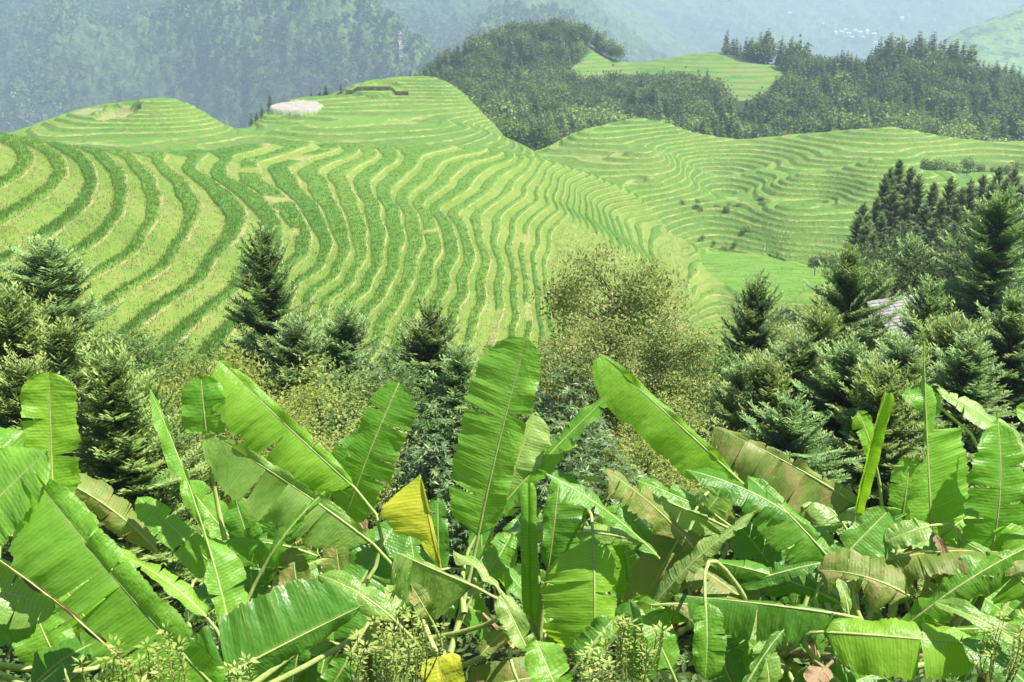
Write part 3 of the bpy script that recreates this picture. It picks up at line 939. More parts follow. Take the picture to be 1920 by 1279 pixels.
def broad_meshes(seed, H, rx, rz, name, nclump, nleaf, ls, mat, rosette=False, cl=0.5, bark='bark', gap=0.0, ratio=0.45, zc=None, shell=0.55):
    """leafy crown on a branching trunk: leaf clumps spread unevenly through the crown"""
    r = np.random.default_rng(seed)
    zc = H - rz if zc is None else zc
    C = []
    while len(C) < nclump:
        v = rand_unit(1, r)[0]
        k = r.uniform(shell, 1.0) ** 0.6
        c = v * k * np.array([rx, rx, rz])
        w = 0.78 + 0.45 * vnoise(np.array([v[0] * 2.2 + seed]), np.array([v[1] * 2.2 + v[2] * 3.1]), seed)[0]
        c = c * w
        if gap and vnoise(np.array([c[0] / rx * 2.2 + 9]), np.array([c[2] / rz * 2.2 + c[1]]), seed + 3)[0] < gap:
            continue
        C.append(c + np.array([0, 0, zc]))
    C = np.array(C)
    tr, cr = Geo(), Geo()
    zz = np.linspace(-0.8, zc + 0.35 * rz, 9)
    wob = np.cumsum(r.normal(0, 0.05, (9, 2)), 0)
    tpts = np.column_stack([wob, zz])
    tube(tr, tpts, np.linspace(0.012 * H + 0.02, 0.015, 9), 7)
    for c in C[::2]:
        hz = np.clip(c[2] - 0.5 * np.hypot(c[0], c[1]) - 0.1 * rz, 0.1, zz[-1])
        st = np.array([np.interp(hz, zz, tpts[:, 0]), np.interp(hz, zz, tpts[:, 1]), hz])
        s = np.linspace(0, 1, 5)[:, None]
        P = st + (c - st) * s + np.array([0, 0, 1]) * (0.12 * np.linalg.norm(c - st)) * (s * (1 - s)) + r.normal(0, 0.03, (5, 3)) * s
        tube(tr, P, np.linspace(0.008 + 0.0012 * H, 0.004, 5), 5, cap=False)
    for c in C:
        out = c - np.array([0, 0, zc])
        out = out / (np.linalg.norm(out) + 1e-6)
        cv = 0.42 + 0.16 * r.normal()
        if rosette:
            m = max(1, nleaf // 8)
            for k in range(m):
                ce = c + r.normal(0, cl * 0.5, 3)
                ax = out * 0.5 + np.array([0, 0, 0.8]) + r.normal(0, 0.25, 3)
                ax /= np.linalg.norm(ax)
                t1 = np.cross(ax, [0.3, 0.8, 0.1]); t1 /= np.linalg.norm(t1)
                t2 = np.cross(ax, t1)
                a = np.arange(8) * 0.785 + r.uniform(0, 1)
                d = np.cos(a)[:, None] * t1 + np.sin(a)[:, None] * t2 + ax * r.normal(0.05, 0.3, (8, 1)) + np.array([0, 0, -0.15])
                ll = ls * r.uniform(0.75, 1.25, 8)
                leaves(cr, np.tile(ce, (8, 1)), d, np.tile(ax, (8, 1)) + r.normal(0, 0.15, (8, 3)), ll, ll * 0.32, np.clip(cv + r.normal(0, 0.15, 8) + 0.12 * out[2], 0, 1))
        else:
            p = c + r.normal(0, 1, (nleaf, 3)) * cl * np.array([0.5, 0.5, 0.38])
            d = rand_unit(nleaf, r) + out * 0.6 + np.array([0, 0, -0.1])
            nn = rand_unit(nleaf, r) * 0.7 + np.array([0, 0, 0.9]) + out * 0.4
            ll = ls * r.uniform(0.6, 1.35, nleaf)
            leaves(cr, p, d, nn, ll, ll * ratio, np.clip(cv + r.normal(0, 0.16, nleaf), 0, 1))
    return tr.mesh(name + '_trunk', [M[bark]]), cr.mesh(name + '_crown', [M[mat]])

def far_fir(seed, H, R):
    r = np.random.default_rng(seed)
    g = Geo()
    tube(g, np.array([[0, 0, -1.5], [0, 0, H * 0.5], [0, 0, H]]), [0.02 * H, 0.012 * H, 0.01], 5, 0.3, 1)
    B, D, L, Vv = [], [], [], []
    z = H * 0.12
    while z < H * 0.985:
        t = z / H
        nb = 8 if t < 0.85 else 6
        a = r.uniform(0, 6.28) + np.arange(nb) * 6.283 / nb + r.normal(0, 0.25, nb)
        l = np.maximum(R * 1.15 * (1 - t) ** 0.62 * r.uniform(0.6, 1.2, nb), 0.6)
        e = -0.15 + 0.7 * t + r.normal(0, 0.15, nb)
        d = np.stack([np.cos(a), np.sin(a), e], 1)
        B += [np.tile([0, 0, z], (nb, 1)), d * l[:, None] * 0.4 + [0, 0, z - 0.1]]
        D += [d, d + r.normal(0, 0.35, (nb, 3))]
        L += [l, l * 0.75]
        v = np.clip(0.35 + r.normal(0, 0.12, nb) + 0.15 * t, 0, 1)
        Vv += [v, v + 0.15]
        z += 0.045 * H * r.uniform(0.7, 1.2)
    L = np.concatenate(L)
    leaves(g, np.concatenate(B), np.concatenate(D), np.tile([0, 0, 1.0], (len(L), 1)) + r.normal(0, 0.25, (len(L), 3)), L, L * 0.55, np.concatenate(Vv), 0, 0.08)
    return g.mesh('conifer', [M['far_conifer'], M['bark']])

def far_broad(seed, H, R):
    r = np.random.default_rng(seed)
    g = Geo()
    tr_ = Geo()
    tube(tr_, np.array([[0, 0, -1.5], [0, 0, H * 0.4], [0.1, 0, H * 0.7]]), [0.025 * H, 0.018 * H, 0.05], 5, 0.3)
    for k in range(20):
        v = rand_unit(1, r)[0]
        v[2] = abs(v[2]) * 0.9 - 0.25
        c = v * np.array([R, R, H * 0.42]) * r.uniform(0.55, 1.0) + np.array([0, 0, H * 0.55])
        tube(tr_, np.array([[0, 0, H * 0.3], c * [0.55, 0.55, 1] - [0, 0, 0.2 * R], c + (c - [0, 0, H * 0.5]) * 0.2]), [0.16, 0.10, 0.04], 3, 0.3, cap=False)
        n = 30
        p = c + r.normal(0, 1, (n, 3)) * R * 0.27
        out = (p - np.array([0, 0, H * 0.45])); out /= np.linalg.norm(out, axis=1, keepdims=True)
        ll = R * 0.24 * r.uniform(0.6, 1.3, n)
        leaves(g, p, rand_unit(n, r) + out * 0.5, out + rand_unit(n, r) * 0.6 + np.array([0, 0, 0.4]), ll, ll * 0.7, np.clip(0.42 + 0.14 * r.normal() + r.normal(0, 0.13, n), 0, 1))
    return tr_.mesh('broadleaf_trunk', [M['bark']]), g.mesh('broadleaf_crown', [M['far_broad']])

# ------------------------------------------------------------------ woods on the far hills: the nearest as single trees, the rest as one mass
ffirs = [far_fir(100 + i, 10.0, 2.0 + 0.35 * (i % 3)) for i in range(6)]
fbros = [far_broad(200 + i, 8.0, 3.3 + 0.3 * (i % 3)) for i in range(6)]

def mesh_np_of(me):
    n = len(me.vertices)
    co = np.empty(n * 3, np.float32); me.vertices.foreach_get('co', co)
    lo = np.empty(len(me.loops), np.int32); me.loops.foreach_get('vertex_index', lo)
    st = np.empty(len(me.polygons), np.int32); me.polygons.foreach_get('loop_start', st)
    mi = np.empty(len(me.polygons), np.int32); me.polygons.foreach_get('material_index', mi)
    va = np.empty(n, np.float32); me.attributes['var'].data.foreach_get('value', va)
    return co.reshape(-1, 3), lo, st, mi, va

def wood():
    r = np.random.default_rng(77)
    n = 16000
    d = np.sqrt(r.uniform(432 ** 2, 800 ** 2, n))
    u = r.uniform(-0.14, 0.62, n)
    x, y = u * d, d
    z = wood_f(x, y)
    px, py = project(np.stack([x, y, z], -1))
    mead = in_poly(px, py, CLEAR) & (y < 760) & (y > 520)
    ok = ~mead & (y > 432) & (px > 740) & (px < 2010) & (py < 330)
    # hidden behind the crest: not built
    crest_d = 735 + 0 * x
    ok &= (y < crest_d)
    x, y, z, px, py = (a[ok] for a in (x, y, z, px, py))
    # thin to a natural spacing
    order = r.permutation(len(x))
    cell = {}
    keep = []
    for i in order:
        c = (int(x[i] // 6.6), int(y[i] // 8.5))
        if c in cell: continue
        cell[c] = 1
        keep.append(i)
    keep = np.array(keep)
    x, y, z, px, py = (a[keep] for a in (x, y, z, px, py))
    conif = (fbm(x / 45, y / 45, 6, 2) + 0.25 * r.normal(size=len(x)) + np.where(px > 1330, 0.06, -0.20)) > 0
    hgt = np.where(conif, r.uniform(7, 17, len(x)), r.uniform(6.0, 13.5, len(x)))
    hgt = hgt * np.where((px > 1420) & (px < 1500) & (py < 150), 1.35, 1.0) * np.where((px > 1640) & (px < 1830) & (py < 180), 1.45, 1.0)
    idx = np.argsort(y)
    stf, stb, nf, nb = [], [], 0, 0
    groups = {True: 'conifers of the wooded hill behind the terraces', False: 'round trees of the wooded hill behind the terraces'}
    for i in idx:
        rz, s = r.uniform(0, 6.28), hgt[i] / (10.0 if conif[i] else 8.0)
        var = int(r.integers(0, 6))
        if py[i] - hgt[i] / y[i] * FPX < 0:
            continue
        if conif[i] and nf < 215:
            nf += 1
            o = link('conifer', ffirs[var])
            tag(o, 'slim dark conifer in the wood behind the right-hand terraces', 'tree', groups[True])
        elif not conif[i] and nb < 215:
            nb += 1
            o = empty('broadleaf_tree', (0, 0, 0))
            link('trunk', fbros[var][0], o)
            link('crown', fbros[var][1], o)
            tag(o, 'round dull green tree in the wood behind the right-hand terraces', 'tree', groups[False])
        else:
            (stf if conif[i] else stb).append((x[i], y[i], z[i], rz, s, var))
            continue
        o.location = (x[i], y[i], z[i] - 0.3)
        o.rotation_euler = (0, 0, rz)
        w = s * r.uniform(0.85, 1.2)
        o.scale = (w, w, s)
    for lst, src, nm, lab in ((stf, ffirs, 'conifer_forest', 'dark mass of conifers on the upper wooded hill'), (stb, [q[1] for q in fbros], 'broadleaf_forest', 'mass of round tree crowns on the upper wooded hill')):
        dat = [mesh_np_of(m) for m in src]
        Vs, Ls, Ss, Ms, As, nv, nl = [], [], [], [], [], 0, 0
        for (a, b, c, rz, s, v) in lst:
            co, lo, st, mi, va = dat[v]
            ca, sa = math.cos(rz), math.sin(rz)
            R = np.array([[ca, -sa, 0], [sa, ca, 0], [0, 0, 1]]) * s
            Vs.append(co @ R.T + [a, b, c - 0.3]); Ls.append(lo + nv); Ss.append(st + nl); Ms.append(mi)
            As.append(np.clip(va + r.normal(0, 0.2), 0, 1))
            nv += len(co); nl += len(lo)
        me = np_mesh(nm, np.concatenate(Vs), np.concatenate(Ls), np.concatenate(Ss), attrs={'var': np.concatenate(As)}, mats=[src[0].materials[0], M['bark']], midx=np.concatenate(Ms))
        tag(link(nm, me), lab, 'forest', None, 'stuff')
    print('WOOD', nf, nb, len(stf), len(stb))

wood()
# ------------------------------------------------------------------ trees on the near slope and the bank
def bank_z(x, y):
    return bank_f(np.array([x]), np.array([y]))[0] - 4.0

M['fir_dark'] = foliage_mat('bank_fir_needles', [(0, (0.025, 0.06, 0.025)), (0.45, (0.085, 0.15, 0.048)), (1, (0.24, 0.33, 0.10))], 0.2, 0.5, 0.35)
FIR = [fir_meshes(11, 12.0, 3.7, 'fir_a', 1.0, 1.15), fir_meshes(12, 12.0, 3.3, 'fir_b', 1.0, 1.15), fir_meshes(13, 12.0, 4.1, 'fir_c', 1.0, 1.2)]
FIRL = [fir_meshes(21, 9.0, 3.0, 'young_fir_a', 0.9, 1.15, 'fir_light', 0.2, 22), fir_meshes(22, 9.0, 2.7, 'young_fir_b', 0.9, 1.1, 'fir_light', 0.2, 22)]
OLIVE = [broad_meshes(41, 13.0, 2.2, 3.3, 'olive', 190, 150, 0.135, 'olive', cl=0.55, gap=0.30, shell=0.2),
         broad_meshes(42, 13.0, 1.6, 2.4, 'olive_b', 90, 130, 0.13, 'olive', cl=0.5, gap=0.28, shell=0.25)]
YEL = [broad_meshes(51, 9.0, 1.7, 2.6, 'yellow_shrub', 110, 130, 0.10, 'yellow_leaf', cl=0.42, shell=0.5),
       broad_meshes(52, 9.0, 1.5, 2.6, 'yellow_shrub_b', 100, 130, 0.09, 'yellow_leaf', cl=0.42, shell=0.5)]
DARK = [broad_meshes(61, 12.0, 2.2, 3.4, 'dark_tree', 110, 130, 0.15, 'dark_leaf', cl=0.55, shell=0.45),
        broad_meshes(62, 12.0, 1.9, 3.6, 'dark_tree_b', 100, 130, 0.14, 'dark_leaf', cl=0.55, shell=0.45)]
GREY = [broad_meshes(71, 7.0, 1.15, 2.2, 'grey_shrub', 90, 80, 0.15, 'grey_leaf', rosette=True, cl=0.42, shell=0.35)]
BUSH = [broad_meshes(81, 9.0, 1.7, 1.8, 'bush', 80, 120, 0.10, 'dark_leaf', cl=0.42, shell=0.5)]
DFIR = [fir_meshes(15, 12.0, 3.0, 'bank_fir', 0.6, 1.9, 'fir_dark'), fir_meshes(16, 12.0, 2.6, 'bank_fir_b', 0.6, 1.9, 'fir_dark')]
DEEP = [broad_meshes(63, 12.0, 2.3, 3.4, 'deep_tree', 110, 120, 0.17, 'deep_leaf', cl=0.6, gap=0.2, shell=0.4), broad_meshes(64, 12.0, 2.0, 3.7, 'deep_tree_b', 100, 120, 0.17, 'deep_leaf', cl=0.6, gap=0.2, shell=0.4)]
KIND = {'deep': (DEEP, 12.0, 'broadleaf_tree', 'tree'), 'fir': (FIR, 12.0, 'fir_tree', 'tree'), 'young': (FIRL, 9.0, 'young_fir_tree', 'tree'), 'olive': (OLIVE, 13.0, 'broadleaf_tree', 'tree'),
        'yellow': (YEL, 9.0, 'shrub', 'shrub'), 'dark': (DARK, 12.0, 'broadleaf_tree', 'tree'), 'grey': (GREY, 7.0, 'shrub', 'shrub'), 'bush': (BUSH, 9.0, 'shrub', 'shrub')}
_kcount = {}

def plant(kind, px, py, d, label, group=None, wide=1.0, Hfix=None, base=None):
    """kind of tree whose top stands at picture point (px, py), d metres out; its foot is on the ground there"""
    src, h0, nm, cat = KIND[kind]
    i = _kcount.get(kind, 0); _kcount[kind] = i + 1
    p = at_d(px, py, d)
    gz = float(near_z(p[0], p[1])) if base is None else base(p[0], p[1])
    Hh = max(p[2] - gz, 0.8) if Hfix is None else Hfix
    tm, cm = src[i % len(src)]
    s = Hh / h0
    t = empty(nm, (p[0], p[1], p[2] - Hh), RNG.uniform(0, 6.28))
    t.scale = (s * wide, s * wide, s)
    link('trunk', tm, t)
    link('crown', cm, t)
    tag(t, label, cat, group)
    return t

NEAR = [
 ('fir', 88, 468, 34, 'tall dark fir at the far left in front of the terraces', 1.25),
 ('fir', 492, 436, 38, 'slender dark fir standing alone against the left-centre terraces', 0.85),
 ('fir', 805, 588, 33, 'small bluish fir below the centre terraces beside the tall banana leaf', 1.0),
 ('fir', 640, 590, 36, 'short pale fir between the slender dark fir and the small bluish fir', 1.0),
 ('fir', 1420, 530, 38, 'dark pointed fir rising in front of the flat green paddy', 0.9),
 ('fir', 1595, 485, 41, 'pointed fir directly left of the grey roof', 0.85),
 ('fir', 1880, 365, 48, 'tallest dense fir at the right edge', 0.9),
 ('fir', 1745, 535, 36, 'bright fir in front of the grey roof', 0.9),
 ('fir', 1905, 570, 33, 'dark fir at the right edge below the tallest fir', 1.0),
 ('young', 15, 560, 27, 'bright feathery young fir at the left edge', 1.0),
 ('young', 205, 670, 17, 'bushy bright young fir behind the left banana leaves', 1.05),
 ('young', 40, 690, 22, 'pale feathery young fir under the tall dark fir at far left', 1.0),
 ('fir', 1500, 640, 28, 'bushy fir in the thicket left of the pointed fir', 1.1),
 ('fir', 1390, 690, 26, 'low fir below the dark pointed fir by the paddy', 1.1),
 ('fir', 1600, 660, 27, 'bushy fir in the thicket below the grey roof', 1.15),
 ('fir', 1700, 650, 25, 'dense fir behind the upright rolled banana leaf', 1.15),
 ('fir', 1820, 640, 26, 'dense fir behind the upper right banana leaves', 1.15),
 ('fir', 1480, 760, 21, 'lowest shady fir above the drying banana leaves', 1.2),
 ('fir', 560, 610, 30, 'half hidden fir to the right below the slender dark fir', 1.0),
 ('fir', 860, 660, 25, 'dim fir just left of the tall central banana leaf', 1.0),
 ('olive', 1155, 440, 34, 'olive brown thin-leaved tree in the centre right', 1.0),
 ('olive', 1260, 600, 30, 'olive brown sapling to the right of the thin-leaved tree', 1.0),
 ('olive', 1090, 600, 28, 'olive leaved sapling left below the thin-leaved tree', 1.0),
 ('yellow', 430, 645, 27, 'yellow green shrub right below the slender dark fir', 1.2),
 ('yellow', 330, 665, 28, 'yellow green shrub at the foot of the left terraces', 1.1),
 ('yellow', 590, 680, 22, 'rounded yellow green shrub behind the big bright banana leaf', 1.2),
 ('yellow', 520, 720, 19, 'yellow shrub low behind the small upright banana leaf', 1.2),
 ('yellow', 1560, 570, 52, 'bright yellow green shrub between the two pointed firs', 1.3),
 ('yellow', 1500, 600, 48, 'yellow green shrub just right of the dark pointed fir', 1.2),
 ('yellow', 1210, 790, 19, 'yellow brown shrub under the olive tree', 1.2),
 ('yellow', 1290, 740, 22, 'yellow brown shrub beside the bright broad banana leaf', 1.2),
 ('yellow', 1000, 640, 33, 'yellow green shrub behind the tip of the central banana leaf', 1.0),
 ('grey', 1045, 680, 20, 'grey green shrub with whorled leaves right of the central banana leaf', 1.0),
 ('grey', 815, 770, 17, 'dark shrub with whorled grey leaves left of the central banana leaf', 1.0),
 ('grey', 720, 650, 30, 'silvery whorled shrub between the small firs', 1.0),
 ('grey', 1010, 800, 15, 'dark whorled shrub behind the thin edge-on banana leaf', 1.0),
 ('grey', 1120, 830, 16, 'grey whorled shrub low under the olive tree', 1.0),
 ('deep', 1640, 480, 75, 'dark leafy tree on the bank beside the shaded terraces', 1.1),
 ('deep', 1740, 420, 82, 'dark leafy tree with brown gaps on the right bank', 1.0),
 ('deep', 1800, 470, 62, 'dark broad tree behind the grey roof', 1.1),
 ('deep', 1690, 470, 66, 'dark leafy tree above the grey roof', 1.0),
 ('fir', 1830, 430, 66, 'dark fir between the conifer stand and the tallest fir', 1.0),
 ('fir', 1715, 455, 70, 'dark fir among the leafy trees above the grey roof', 0.9),
 ('fir', 1655, 505, 60, 'narrow fir just above the left end of the grey roof', 0.8),
 ('deep', 1900, 480, 58, 'dark broad tree behind the tallest fir', 1.2),
 ('dark', 300, 760, 19, 'dark leafy bush behind the narrow banana leaf at left', 1.0),
 ('dark', 920, 700, 24, 'dark leafy bush behind the base of the tall central banana leaf', 1.0),
 ('dark', 1340, 640, 34, 'green leafy bush below the curved terraces', 1.0),
 ('dark', 1640, 650, 50, 'dark leafy tree directly below the grey roof', 0.8),
 ('fir', 1765, 545, 50, 'fir covering the right half of the grey roof', 0.9),
 ('dark', 1610, 600, 50, 'leafy tree to the left below the grey roof', 0.8),
 ('young', 1545, 590, 30, 'light green young fir between the two pointed firs on the right', 0.9),
 ('young', 1790, 610, 30, 'light green young fir in front of the bank trees at right', 1.0),
 ('young', 1440, 680, 24, 'light green young fir low in the right thicket', 1.0),
 ('young', 1660, 700, 22, 'light green young fir behind the half rolled banana leaf', 1.0),
 ('dark', 1850, 600, 40, 'leafy tree filling the gap below the tallest fir', 1.0),
 ('young', 110, 610, 26, 'light feathery young fir just right of the far left fir', 1.0),
 ('young', 270, 720, 19, 'light young fir left of the yellow green shrubs', 0.8),
 ('bush', 1230, 690, 36, 'green bush right behind the olive tree', 1.3),
 ('bush', 150, 620, 33, 'green bush right of the far left fir', 1.3),
 ('bush', 240, 640, 33, 'low green bush at the foot of the left terraces', 1.3),
 ('bush', 700, 700, 25, 'low green bush below the silvery whorled shrub', 1.3),
]
for kind, px, py, d, lab, wd_ in NEAR:
    plant(kind, px, py, d, lab, None, wd_)

# dark stand of conifers on the right-hand bank
def stand():
    r = np.random.default_rng(9)
    spots = [(1690,302),(1655,335),(1620,385),(1720,330),(1750,345),(1780,335),(1815,350),(1850,330),(1900,318),(1640,372),(1675,360),(1700,375),(1735,385),(1765,375),(1800,385),(1840,375),(1880,365),(1660,405),(1690,420),(1720,425),(1755,415),(1790,420),(1830,410),(1625,420),(1680,440),(1720,455),(1870,400),(1910,380),(1770,440),(1940,340),(1960,390),(1640,440),(1660,460),(1700,470),(1745,470),(1610,405),(1665,318),(1710,315),(1860,345),(1885,335),(1915,350),(1935,365),(1850,420),(1890,430),(1925,420),(1800,355),(1825,340),(1950,330),(1870,315),(1630,455),(1780,470),(1815,460)]
    for i, (px, py) in enumerate(spots):
        d = 168 - (py - 300) * 0.30 + r.uniform(-4, 4)
        p = at_d(px + r.uniform(-6, 6), py, d)
        Hh = r.uniform(10, 14)
        tm, cm = DFIR[i % len(DFIR)]
        t = empty('conifer', (p[0], p[1], p[2] - Hh), r.uniform(0, 6.28))
        s = Hh / 12
        t.scale = (s * 0.92, s * 0.92, s)
        link('trunk', tm, t)
        link('crown', cm, t)
        tag(t, 'blackish conifer of the dense stand on the right-hand bank', 'tree', 'conifers of the dense stand on the bank')
stand()

def lower_stand():
    r = np.random.default_rng(10)
    for i in range(34):
        px, py = 1625 + (i * 0.618 % 1) * 330, 425 + (i * 0.377 % 1) * 95
        d = 128 - (py - 420) * 0.32 + r.uniform(-4, 4)
        p = at_d(px, py, d)
        Hh = r.uniform(9, 13)
        if i % 3 == 2:
            tm, cm = DEEP[i % 2]; nm, cat, lab, grp = 'broadleaf_tree', 'tree', 'dark leafy tree at the foot of the dense conifer stand', 'leafy trees at the foot of the conifer stand'
        else:
            tm, cm = DFIR[i % 2]; nm, cat, lab, grp = 'conifer', 'tree', 'dark fir at the lower edge of the dense conifer stand', 'firs at the lower edge of the conifer stand'
        t = empty(nm, (p[0], p[1], p[2] - Hh), r.uniform(0, 6.28))
        s = Hh / 12
        t.scale = (s * 1.05, s * 1.05, s)
        link('trunk', tm, t)
        link('crown', cm, t)
        tag(t, lab, cat, grp)
lower_stand()

# bushes on the rims of the terraces
def rim_bushes():
    r = np.random.default_rng(19)
    def row(pts, d0, hgt, lab, grp, fn, src, nm):
        for i, (px, py) in enumerate(pts):
            p = at_d(px, py, d0 + r.uniform(-4, 4))
            z = float(fn(np.array([p[0]]), np.array([p[1]]))[0])
            if src is fbros:
                o = empty(nm, (0, 0, 0)); link('stem', src[i % 6][0], o); link('crown', src[i % 6][1], o)
            else:
                o = link(nm, src[i % len(src)])
            h = hgt * r.uniform(0.7, 1.3)
            z = min(z, float(bowl_t.ev(np.array([p[0]]), np.array([p[1]]))[0][0])) if fn is bowl_f else z
            s = h / (10.0 if src is ffirs else 8.0)
            o.location = (p[0], p[1], z - 0.2)
            o.scale = (s, s, s)
            o.rotation_euler = (0, 0, r.uniform(0, 6.28))
            tag(o, lab, 'tree' if src is ffirs else 'bush', grp)
    row([(472,235),(482,225),(492,218),(508,210)], 375, 6.0, 'small conifer on the left rim of the pale pond knoll', 'small conifers on the knoll rim', back_f, ffirs, 'conifer')
    row([(585,190),(600,186),(612,186),(640,172)], 404, 4.5, 'small conifer behind the pale oval field on the knoll', 'small conifers behind the pale field', back_f, ffirs, 'conifer')
    row([(905,235),(920,240),(935,248),(950,255),(965,262),(985,268),(1005,272),(925,225),(945,240),(970,250),(1020,275),(1035,268),(1015,262),(990,255),(960,240)], 400, 9.0, 'round dull bush in the notch between the two terraced hills', 'bushes in the notch between the hills', lambda x, y: np.array([at_z(0,0,-1)[0]*0 - 0.118 * y[0] - 6]), fbros, 'bush')
    row([(1310,345),(1330,350),(1350,340),(1370,350),(1390,345),(1345,362),(1365,368),(1385,362),(1405,350),(1325,335),(1420,345),(1440,348),(1300,335),(1290,318),(1310,325),(1340,318),(1365,328),(1395,330),(1430,330),(1455,335),(1380,375),(1410,368),(1430,362),(1280,330),(1270,345)], 322, 2.4, 'small bush in the gully of the terraced bowl', 'bushes in the gully of the terraced bowl', bowl_f, fbros, 'bush')
    row([(1340,425),(1360,430),(1380,420),(1320,410),(1400,432)], 300, 2.2, 'low reddish scrub bush at the foot of the gully', 'scrub bushes at the gully foot', bowl_f, fbros, 'bush')
    row([(1745,250),(1765,256),(1785,258),(1800,262),(1820,266),(1845,266),(1870,268),(1895,268),(1915,270)], 352, 5.0, 'pale bush on the crest of the right-hand terraces', 'bushes on the right-hand terrace crest', bowl_f, fbros, 'bush')
    row([(1530,485),(1545,490),(1560,488),(1575,492),(1590,480),(1605,470),(1550,475),(1570,470),(1615,490),(1590,500)], 232, 3.4, 'dull bush at the right end of the flat paddy', 'bushes at the right end of the paddy', lambda x, y: np.array([-0.245 * y[0] - 2.0]), fbros, 'bush')
rim_bushes()

# low undergrowth filling the slope between the trees
def undergrowth():
    r = np.random.default_rng(29)
    n = 5200
    d = r.uniform(7, 74, n) ** 1.0
    u = r.uniform(-0.64, 0.64, n)
    x, y = u * d, d
    z = near_z(x, y)
    g = Geo()
    m = 13
    P = np.repeat(np.stack([x, y, z + 0.15], 1), m, 0) + r.normal(0, 1, (n * m, 3)) * np.array([0.45, 0.45, 0.28]) * np.repeat(0.6 + d / 60, m)[:, None]
    nn = rand_unit(n * m, r) * 0.6 + np.array([0, 0, 1.0])
    ll = np.repeat(0.10 + 0.0035 * d, m) * r.uniform(0.7, 1.6, n * m)
    v = np.repeat(np.clip(0.35 + 0.4 * fbm(x / 4, y / 4, 3, 2), 0, 1), m)
    leaves(g, P, rand_unit(n * m, r) + np.array([0, 0, 0.2]), nn, ll, ll * 0.45, np.clip(v + r.normal(0, 0.12, n * m), 0, 1))
    o = link('undergrowth', g.mesh('undergrowth', [M['dark_leaf']]))
    tag(o, 'tangled low undergrowth covering the near slope', 'undergrowth', None, 'stuff')
undergrowth()

# ------------------------------------------------------------------ timber house whose grey roof shows between the trees
def house():
    c = at_d(1712, 570, 60)
    t = empty('timber_house', (c[0], c[1], c[2] - 4.2), math.radians(24))
    g = Geo()
    def bx(g, x0, x1, y0, y1, z0, z1, mat=0, v=0.5):
        V = [(x, y, z) for z in (z0, z1) for y in (y0, y1) for x in (x0, x1)]
        g.add(V, [(0, 2, 3, 1), (4, 5, 7, 6), (0, 1, 5, 4), (2, 6, 7, 3), (0, 4, 6, 2), (1, 3, 7, 5)], v, mat)
    bx(g, -3, 3, -2.4, 2.4, -2.0, 3.0)
    link('wall', g.mesh('house_wall', [M['timber']]), t)
    g = Geo()
    for sg in (-1, 1):
        n = 16
        for i in range(n):                       # overlapping rows of weathered boards down each slope
            a0, a1 = i / n, (i + 1.25) / n
            y0, y1 = sg * 3.1 * a0, sg * 3.1 * min(a1, 1.08)
            z0, z1 = 4.75 - 1.9 * a0, 4.75 - 1.9 * min(a1, 1.08)
            for j in range(9):
                x0 = -3.7 + j * 0.825 + RNG.uniform(-0.03, 0.03); x1 = x0 + 0.80
                lift = 0.02 + 0.03 * RNG.uniform()
                V = [(x0, y0, z0 + lift), (x1, y0, z0 + lift), (x1, y1, z1 + 0.07 + lift), (x0, y1, z1 + 0.07 + lift),
                     (x0, y0, z0 - 0.02), (x1, y0, z0 - 0.02), (x1, y1, z1 + 0.03), (x0, y1, z1 + 0.03)]
                g.add(V, [(0, 1, 2, 3), (7, 6, 5, 4), (0, 4, 5, 1), (1, 5, 6, 2), (2, 6, 7, 3), (3, 7, 4, 0)], RNG.uniform(0, 1))
    rf = link('roof', g.mesh('house_roof', [M['roof']]), t)
    g = Geo()
    for sg in (-1, 1):
        V = np.array([(sg * 3.0, -2.4, 3.0), (sg * 3.0, 2.4, 3.0), (sg * 3.0, 0, 4.62), (sg * 2.94, -2.4, 3.0), (sg * 2.94, 2.4, 3.0), (sg * 2.94, 0, 4.62)])
        g.add(V, [(0, 1, 2), (5, 4, 3)], 0.4)
    link('gable', g.mesh('house_gable', [M['timber']]), t)
    tag(t, 'timber house with a weathered grey board roof half hidden by firs', 'house')

t_ = NT('weathered_timber')
M['timber'] = t_.done(t_.principled(t_.ramp(t_.noise(2.0, 5, t_.objco(4, 4, 0.5)), [(0.3, (0.06, 0.035, 0.02)), (0.7, (0.17, 0.11, 0.065))]), 0.85, 0.2))
t_ = NT('weathered_roof')
M['roof'] = t_.done(t_.principled(t_.mix(0.5, t_.ramp(t_.attr('var'), [(0, (0.17, 0.165, 0.165)), (1, (0.36, 0.345, 0.345))]), t_.ramp(t_.noise(3, 5, t_.objco(3, 1, 1)), [(0.3, (0.12, 0.115, 0.11)), (0.7, (0.40, 0.385, 0.38))])), 0.7, 0.3))
house()

